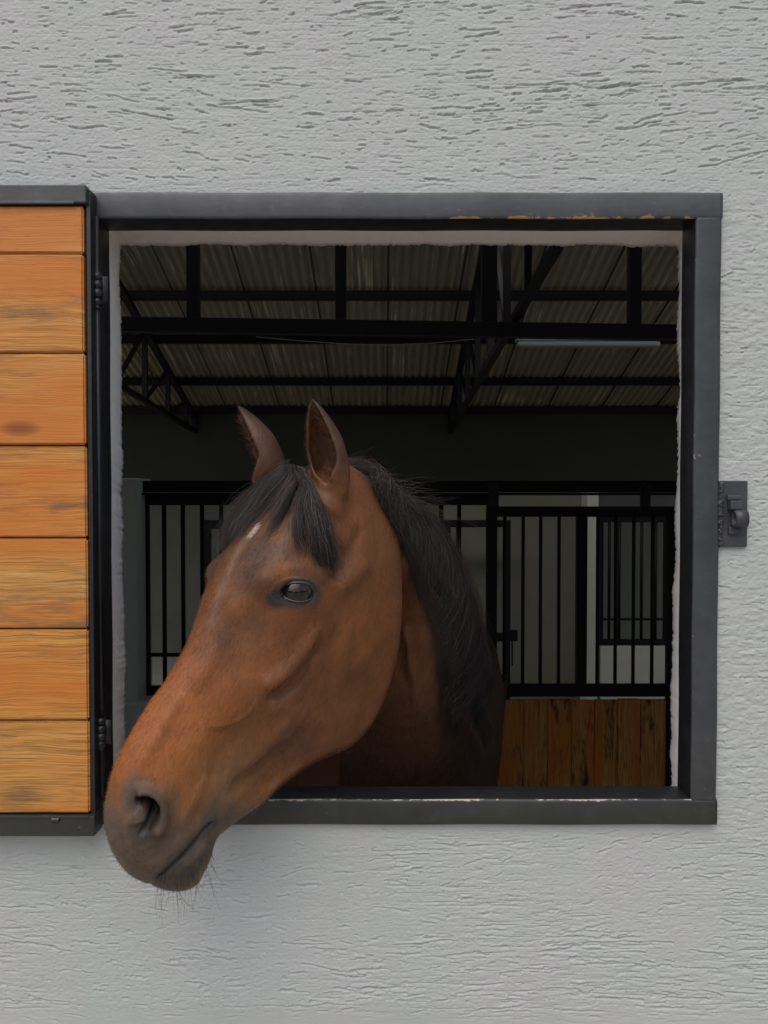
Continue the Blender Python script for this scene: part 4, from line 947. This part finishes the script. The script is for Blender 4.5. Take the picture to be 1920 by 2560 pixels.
# --- eyes and lids
for (c_, n_, x_, y_) in eyes:
    th_ = np.linspace(0, math.pi, 40); ph_ = np.linspace(0, 2*math.pi, 56, endpoint=False); V = []; colr = []
    rg_ = np.array([[c_+ER*(math.cos(t_)*n_+math.sin(t_)*(math.cos(p)*x_+math.sin(p)*y_)) for p in ph_] for t_ in th_[1:-1]])
    V, q, t_ = tube_mesh(rg_); d = (V-c_)/ER; a = d@x_; b2 = d@y_; fr_ = d@n_
    ra = np.hypot(a, b2); iris = smoothstep(.66, .60, ra)*(fr_ > 0); pup = smoothstep(1.05, .9, np.hypot(a/.36, (b2+.03)/.15))*(fr_ > 0)
    cc = np.tile(np.array((.012, .009, .009)), (len(V), 1)); cc = lerp(cc, (.020, .009, .006), iris); cc = lerp(cc, (.004, .004, .007), pup)
    cc = lerp(cc, (.006, .005, .005), smoothstep(.06, .0, abs(ra-.66))*(fr_ > 0))
    eyeo = put_child('eye', V, [q, t_], M['eye'], attrs=[('eyec', 'FLOAT_COLOR', np.concatenate([cc, np.ones((len(V), 1))], 1))])
    # lids: one ring of skin round the almond opening, thick at the edge, sinking into the socket outside
    na = 120; A = np.linspace(0, 2*math.pi, na, endpoint=False); ca, sa = np.cos(A), np.sin(A)
    ax_ = .0238*ca; up = np.where(sa > 0, .0140*np.abs(sa)**.80, -.0128*np.abs(sa)**.95); ax_ = ax_-.0010; up = up-.0030*ca
    base = np.stack([ax_, up], -1); rings_ = []; lidc = []
    upper = smoothstep(-.1, .4, sa)
    prof = [(.86, -.0030), (.95, .0004), (1.01, .0024), (1.08, .0032), (1.16, .0030), (1.24, .0012), (1.33, .0014), (1.50, .0006), (1.68, .0), (1.9, -.0014)]
    prof_low = [(.90, -.0030), (.97, .0002), (1.03, .0016), (1.10, .0018), (1.20, .0010), (1.32, .0004), (1.44, .0006), (1.60, .0003), (1.76, -.0002), (1.95, -.0014)]
    for i in range(10):
        k1 = prof[i][0]*upper+prof_low[i][0]*(1-upper); z1 = prof[i][1]*upper+prof_low[i][1]*(1-upper)
        a_ = base[:, 0]*k1+np.where(ca < 0, -.0060*(k1-1)*abs(ca)**3, 0); b_2 = base[:, 1]*k1
        r2 = a_**2+b_2**2; zs = np.sqrt(np.clip((ER)**2-r2, (ER*.30)**2, None))
        if i >= 4:                              # outer rows settle onto the skin of the face
            sk = []
            for a1, b1 in zip(a_, b_2):
                o_ = c_+a1*x_+b1*y_; h_ = BV.ray_cast(Vector(o_+n_*.08), Vector(-n_)); sk.append((np.array(h_[0])-c_)@n_ if h_[0] is not None else ER)
            sk = np.minimum(np.array(sk), ER+.004); f_ = smoothstep(3.2, 7, np.full(na, float(i)))
            zs = np.maximum(zs, ER*.55)*(1-f_)+sk*f_
        zz_ = zs+z1
        rings_.append(c_+np.outer(a_, x_)+np.outer(b_2, y_)+np.outer(zz_, n_))
        cu_ = ((.012, .011, .012), (.02, .018, .018), (.05, .045, .04), (.075, .062, .048), (.06, .05, .04), (.02, .018, .018), (.03, .026, .025), (.06, .04, .028), (.06, .04, .028), (.06, .04, .028))[i]
        cw_ = ((.012, .011, .012), (.03, .028, .028), (.11, .106, .106), (.04, .038, .038), (.028, .026, .027), (.05, .045, .044), (.03, .027, .027), (.06, .04, .03), (.06, .04, .03), (.06, .04, .03))[i]  # pale lower rim row: wet shine put into the lid colour
        cl_ = np.array(cw_)*(1-upper[:, None])+np.array(cu_)*upper[:, None]
        cl_ = cl_+(np.array((.022, .021, .023))-cl_)*(smoothstep(.75, .95, abs(ca))[:, None])
        if i >= 5:
            for k_ in range(na):
                _, _, fi_, _ = BV.find_nearest(Vector(rings_[-1][k_]+n_*.002)); vi_ = bme.polygons[fi_].vertices[0]; cl_[k_] = cl_[k_]*(1-min(1, (i-4)/3.))+c[vi_]*min(1, (i-4)/3.)
        lidc.append(cl_)
    rings_ = np.array(rings_); idx = np.arange(10*na).reshape(10, na); nx = np.roll(idx, -1, 1)
    q = np.stack([idx[:-1], nx[:-1], nx[1:], idx[1:]], -1).reshape(-1, 4)
    lidc = np.concatenate(lidc); put_child('eyelid', rings_.reshape(-1, 3), [q], M['lid'], attrs=[('coat', 'FLOAT_COLOR', np.concatenate([lidc, np.ones((len(lidc), 1))], 1))], parent=horse)

# ------------------------------------------------------------------ hair
def strands(name, S, r0, r1, mat, parent=horse, sides=3, tone=None):
    """S (n, k, 3) polylines to thin tapering tubes in one mesh"""
    S = np.asarray(S); n, k, _ = S.shape; tg_ = np.gradient(S, axis=1); tg_ /= np.linalg.norm(tg_, axis=2, keepdims=True)+1e-9
    ref = np.array([.3, -.9, .3]); a = np.cross(tg_, ref); a /= np.linalg.norm(a, axis=2, keepdims=True)+1e-9; b2 = np.cross(tg_, a)
    rad = r0+(r1-r0)*np.linspace(0, 1, k)**1.6; rad = rad[None, :, None]*rng.uniform(.7, 1.3, (n, 1, 1))
    V = np.stack([S+rad*(math.cos(2*math.pi*j/sides)*a+math.sin(2*math.pi*j/sides)*b2) for j in range(sides)], 2)
    idx = np.arange(n*k*sides).reshape(n, k, sides); nx = np.roll(idx, -1, 2)
    q = np.stack([idx[:, :-1], nx[:, :-1], nx[:, 1:], idx[:, 1:]], -1).reshape(-1, 4)
    rv_ = rng.random(n)**2 if tone is None else np.clip(.55*rng.random(n)**2+.45*tone, 0, 1)
    return put_child(name, V.reshape(-1, 3), [q], mat, parent, attrs=[('rnd', 'FLOAT', np.repeat(rv_, k*sides))])
BV = bvh()
def drape(Q, off):
    """keeps points Q at least off above the skin"""
    out = np.empty_like(Q)
    for i, q in enumerate(Q):
        h, nrm, _, _ = BV.find_nearest(Vector(q)); h = np.array(h); nrm = np.array(nrm); d = (q-h)@nrm
        out[i] = q if d > off[i] else h+nrm*off[i]
    return out
def lerp_curve(C_, t): return pchip(np.clip(t, 0, 1)*(len(C_)-1), np.arange(len(C_)), C_)
# mane: roots along the crest, falling over the left side of the neck
inner = hits([(880, 1195), (925, 1235), (968, 1300), (1016, 1392), (1060, 1480), (1085, 1570), (1094, 1670), (1102, 1760), (1108, 1850)])
NS, K = NMANE, 15
r0 = rng.random(NS)**1.35*.80; q1 = rng.uniform(.02, 1.0, NS)**.75; ln = np.minimum(rng.uniform(.16, .44, NS), (1.03-r0)*rng.uniform(.5, 1, NS)); tau = np.linspace(0, 1, K)
CRS = CR[3:57]
cl = np.floor(r0*26+q1*7)*7+np.floor(q1*9); ph = (cl*2.399) % 6.28
Rr = np.clip(r0[:, None]+ln[:, None]*tau[None, :], 0, 1.05); Qq = q1[:, None]*smoothstep(0, .62, tau)[None, :]
root = lerp_curve(CRS, Rr.ravel()); innr = lerp_curve(inner, np.clip(Rr, 0, 1).ravel())
pt = root+(innr-root)*Qq.ravel()[:, None]
lay_ = rng.random(NS)**1.3
off = (.002+.017*lay_[:, None]*np.sin(np.clip(tau*1.25+.12, 0, 1)*math.pi*.85)[None, :]+.018*(1-Qq)*np.sin(np.clip(tau*1.2+.1, 0, 1)*math.pi*.8)[None, :]).ravel()
lockr = np.random.default_rng(5).random(4000); lk = (cl.astype(int) % 4000)
off = off+(.010*(lockr[lk][:, None]-.3)*np.sin(np.clip(tau, 0, 1)*math.pi*.9)[None, :]).clip(0).ravel()
pt = drape(pt, off).reshape(NS, K, 3)
lkd = np.random.default_rng(6).standard_normal((4000, 3)); pt += lkd[lk][:, None, :]*.0080*tau[None, :, None]**1.2
wv = .0036*np.sin(tau[None, :]*8+ph[:, None]+rng.random((NS, 1))*1.6)*tau[None, :]+.0011*np.sin(tau[None, :]*rng.uniform(18, 36, (NS, 1))+rng.random((NS, 1))*6.28)
pt += wv[:, :, None]*np.array([.75, -.2, .55])+ (rng.standard_normal((NS, 1, 3))*np.where(rng.random((NS, 1, 1)) < .33, .017, .0050))*tau[None, :, None]**1.3
pt[:, :, 2] -= .012*tau[None, :]**2*(rng.random((NS, 1)))
strands('mane', pt, .00024, .00009, M['hair'], tone=lockr[(lk*7+3) % 4000]**2)
# flyaway hairs along the crest
m = Mat('stray_hair', (.1, .085, .075), .5, .5); m.set('Base Color', m.ramp(m.attr('rnd', 'Fac'), [(0, (.04, .033, .03)), (1, (.17, .14, .12))])); M['stray_lit'] = m.m  # paler than the mane: light on the flyaways put into their colour
NF = 1700; r0 = rng.random(NF)**2.0*.8; tau = np.linspace(0, 1, 9); base = lerp_curve(CRS, r0)+np.array([0, 0, .012])
di = np.array([.35, .1, .8])+rng.standard_normal((NF, 3))*.42; di /= np.linalg.norm(di, axis=1)[:, None]; L_ = rng.uniform(.02, .062, NF)*(1+.8*(rng.random(NF) < .25))
pt2 = base[:, None]+di[:, None]*(L_[:, None]*tau)[:, :, None]+np.array([.55, .1, -.75])*(L_[:, None]*tau**2*rng.uniform(.3, 1.1, (NF, 1)))[:, :, None]
fo = strands('stray_hair', pt2, .00028, .00010, M['stray_lit'])
# forelock: from between the ears down over the forehead
GU = [[(715, 1150), (661, 1195), (604, 1247), (566, 1304), (550, 1372)],
      [(722, 1172), (672, 1222), (622, 1275), (588, 1322), (564, 1378)],
      [(735, 1205), (690, 1250), (648, 1292), (618, 1330), (598, 1356)],
      [(750, 1225), (715, 1268), (682, 1310), (658, 1345), (648, 1378)],
      [(768, 1240), (745, 1288), (732, 1332), (732, 1370), (742, 1402)],
      [(785, 1255), (780, 1300), (788, 1350), (803, 1395), (822, 1428)],
      [(806, 1268), (812, 1306), (823, 1345), (832, 1385), (838, 1412)]]
G3 = []
for g_ in GU:
    o_ = [hw(.030, .066, -.018+.009*len(G3))]
    for x, y in g_:
        h = hit(x, y)
        if h is None: h = at(x, y, o_[-1][1]-.004) if o_ else at(x, y, -.03)
        o_.append(h)
    G3.append(o_)
G3 = np.array(G3); NS, K = NFORE, 13; tau = np.linspace(0, 1, K)
gq = np.concatenate([rng.random(int(NS*.62))*2.4, 3.2+rng.random(NS-int(NS*.62))*2.8]); gq = np.where(rng.random(NS) < .36, rng.random(NS)*6, gq)
ln = np.where(gq < 1.6, rng.uniform(.6, 1.03, NS), np.where(gq > 4.1, rng.uniform(.5, 1.05, NS), np.where(gq < 3.3, rng.uniform(.25, .72, NS), rng.uniform(.4, .92, NS))))
tt_ = np.clip(tau[None, :]*ln[:, None]+rng.uniform(-.02, .10, (NS, 1))*(1-tau[None, :]), 0, 1.05)
gq2 = gq[:, None]+np.where(gq > 3.4, (5.35-gq)*.62, 0)[:, None]*tau[None, :]
gi = np.clip(gq2+(.35*np.sin(gq*5)[:, None])*tau[None, :], 0, 5.999)
lo_ = np.floor(gi).astype(int); fr2 = (gi-lo_)[..., None]
tk = np.clip(tt_, 0, 1)*5; ti = np.minimum(np.floor(tk).astype(int), 4); tf = (tk-ti)[..., None]
def gpt(g, t): return G3[g, t]
pA = gpt(lo_, ti)*(1-tf)+gpt(lo_, ti+1)*tf; pB = gpt(lo_+1, ti)*(1-tf)+gpt(lo_+1, ti+1)*tf
pt = pA*(1-fr2)+pB*fr2
lay_ = rng.random(NS); off = (.002+(.004+.020*lay_[:, None])*np.sin(np.clip(.25+tau*.85, 0, 1)*math.pi)[None, :]**.8).ravel()
pt = drape(pt.reshape(-1, 3), off).reshape(NS, K, 3)
cl = np.floor(gq*6); ph = cl*2.4
pt += ((.0035*np.sin(tau[None, :]*6+ph[:, None]))*tau[None, :])[:, :, None]*np.array([.8, -.3, .3])+rng.standard_normal((NS, 1, 3))*np.where(rng.random((NS, 1, 1)) < .3, .012, .0045)*tau[None, :, None]**1.3
strands('forelock', pt, .00025, .00009, M['hair'])
# soft hair in the ears
m = Mat('ear_fluff', (.13, .06, .03), .6, .3); m.set('Base Color', m.ramp(m.attr('rnd', 'Fac'), [(0, (.05, .02, .009)), (1, (.17, .085, .042))])); M['fluff'] = m.m
Ep = []
for B_, T_, od, wd in ((nB, nT, (-.50, -.86, 0), .030), (fB, fT, (-.97, -.18, .1), .033)):
    ax = T_-B_; L2 = np.linalg.norm(ax); ax = ax/L2; o = np.array(od); o = o-ax*(o@ax); o /= np.linalg.norm(o); q_ = np.cross(ax, o)
    for i in range(900):
        t_ = rng.uniform(.10, .86); aa = R(rng.uniform(-118, 118)); wl = float(pchip(np.array([t_]), [0, .12, .3, .5, .7, .86, .95, 1], np.array([.62, .80, 1, .98, .76, .46, .24, .06]))[0])*wd
        p0 = B_+ax*L2*t_-o*math.cos(aa)*wl*.66+q_*math.sin(aa)*wl*.82
        d = o*rng.uniform(.2, .8)+ax*rng.uniform(.3, 1.0)-q_*math.sin(aa)*.55+rng.standard_normal(3)*.2; d /= np.linalg.norm(d); l_ = rng.uniform(.006, .017)*(.5+wl/wd*.5); tau = np.linspace(0, 1, 5)
        Ep.append(p0+d*(l_*tau)[:, None]+ax*(l_*.35*tau**2)[:, None])
strands('ear_hair', np.array(Ep), .00022, .00008, M['fluff'])
# whiskers on chin and lips
NW_ = 100; Wp = []
for i in range(NW_):
    if i < 62: x = rng.uniform(400, 545); y = 2225-(x-420)*.75+rng.uniform(-26, 6) if x > 430 else 2205+rng.uniform(-25, 5)
    else: x = rng.uniform(275, 400); y = rng.uniform(2080, 2190)
    h = hit(x, y)
    if h is None: continue
    _, nrm, _, _ = BV.find_nearest(Vector(h)); nrm = np.array(nrm)
    L_ = (rng.uniform(.010, .050) if i < 62 else rng.uniform(.004, .013)); d = nrm*.5+HA*.55+np.array([.18, 0, -.55])+rng.standard_normal(3)*.24; d /= np.linalg.norm(d); tau = np.linspace(0, 1, 9)
    cv = rng.standard_normal(3)*.6+np.array([.1, 0, -.2]); Wp.append(h+d*(L_*tau)[:, None]+cv*(L_*tau**2*.5)[:, None])
strands('whiskers', np.array(Wp), .00024, .00010, M['hair'])
# lashes
c_, n_, x_, y_ = eyes[0]; Lp = []
for i in range(34):
    a = rng.uniform(.15, 2.2); p0 = c_+x_*(.0236*math.cos(a))+y_*(.0140*math.sin(a)**.80-.0030*math.cos(a)); p0 = p0+n_*(math.sqrt(max(ER**2-((p0-c_)@x_)**2-((p0-c_)@y_)**2, 1e-5))+.003)
    d = n_*.9-y_*.55+x_*rng.normal(0.15, .25); d /= np.linalg.norm(d); tau = np.linspace(0, 1, 6); L_ = rng.uniform(.010, .018)
    Lp.append(p0+d*(L_*tau)[:, None]+(-y_*.5)*(L_*tau**2)[:, None])
strands('eyelashes', np.array(Lp), .00016, .00006, M['hair'])

# ------------------------------------------------------------------ short coat hair growing on the body
furc = np.clip(c, 0, 1); lpv = np.empty(len(bme.loops), np.int32); bme.loops.foreach_get('vertex_index', lpv)
ba = bme.color_attributes.new('coatb', 'BYTE_COLOR', 'CORNER'); ba.data.foreach_set('color', np.concatenate([furc[lpv], np.ones((len(lpv), 1))], 1).astype(np.float32).ravel())
m = Mat('coat_hair', (.2, .08, .03), .5, .25); hi2_ = m.n.new('ShaderNodeHairInfo')
cb = m.attr('coatb'); m.set('Base Color', m.mix(m.ramp(hi2_.outputs['Random'], [(0, 0), (1, 1)]), m.mix(1.0, cb, (.52, .50, .48), 'MULTIPLY'), m.mix(1.0, cb, (1.85, 1.75, 1.65), 'MULTIPLY')))
bme.materials.append(m.m)
def vgroup(name, wts):
    g = body.vertex_groups.new(name=name); q8 = np.round(np.clip(wts, 0, 1)*8).astype(int)
    for k in range(1, 9):
        ids = np.nonzero(q8 == k)[0]
        if len(ids): g.add(ids.tolist(), k/8., 'REPLACE')
neckm = (P[:, 1] < .42) & (P[:, 2] > CAMZ-.75)
okm = (HM | neckm).astype(float)
for c_, n_, x_, y_ in eyes:
    d = P-c_; rr = np.sqrt(((d@x_)/.030)**2+((d@y_)/.022)**2); okm *= 1-((rr < 1.15) & (abs(d@n_) < .05))
okm *= smoothstep(.009, .016, nd)*smoothstep(.003, .008, md_)
vgroup('coat_density', okm); vgroup('coat_length', okm*(1-.62*np.clip(muz, 0, 1)))
pm = body.modifiers.new('coat', 'PARTICLE_SYSTEM'); ps = body.particle_systems[0]; st_ = ps.settings; st_.type = 'HAIR'
st_.count = NFUR; st_.hair_step = 3; st_.hair_length = .0026; st_.emit_from = 'FACE'; st_.use_modifier_stack = False
st_.object_align_factor = tuple(HA*.00135); st_.factor_random = .00016
st_.display_step = 2; st_.render_step = 2; st_.root_radius = 1.0; st_.tip_radius = .25; st_.radius_scale = .00021; st_.material = 2
ps.vertex_group_density = 'coat_density'; ps.vertex_group_length = 'coat_length'; ps.seed = 3
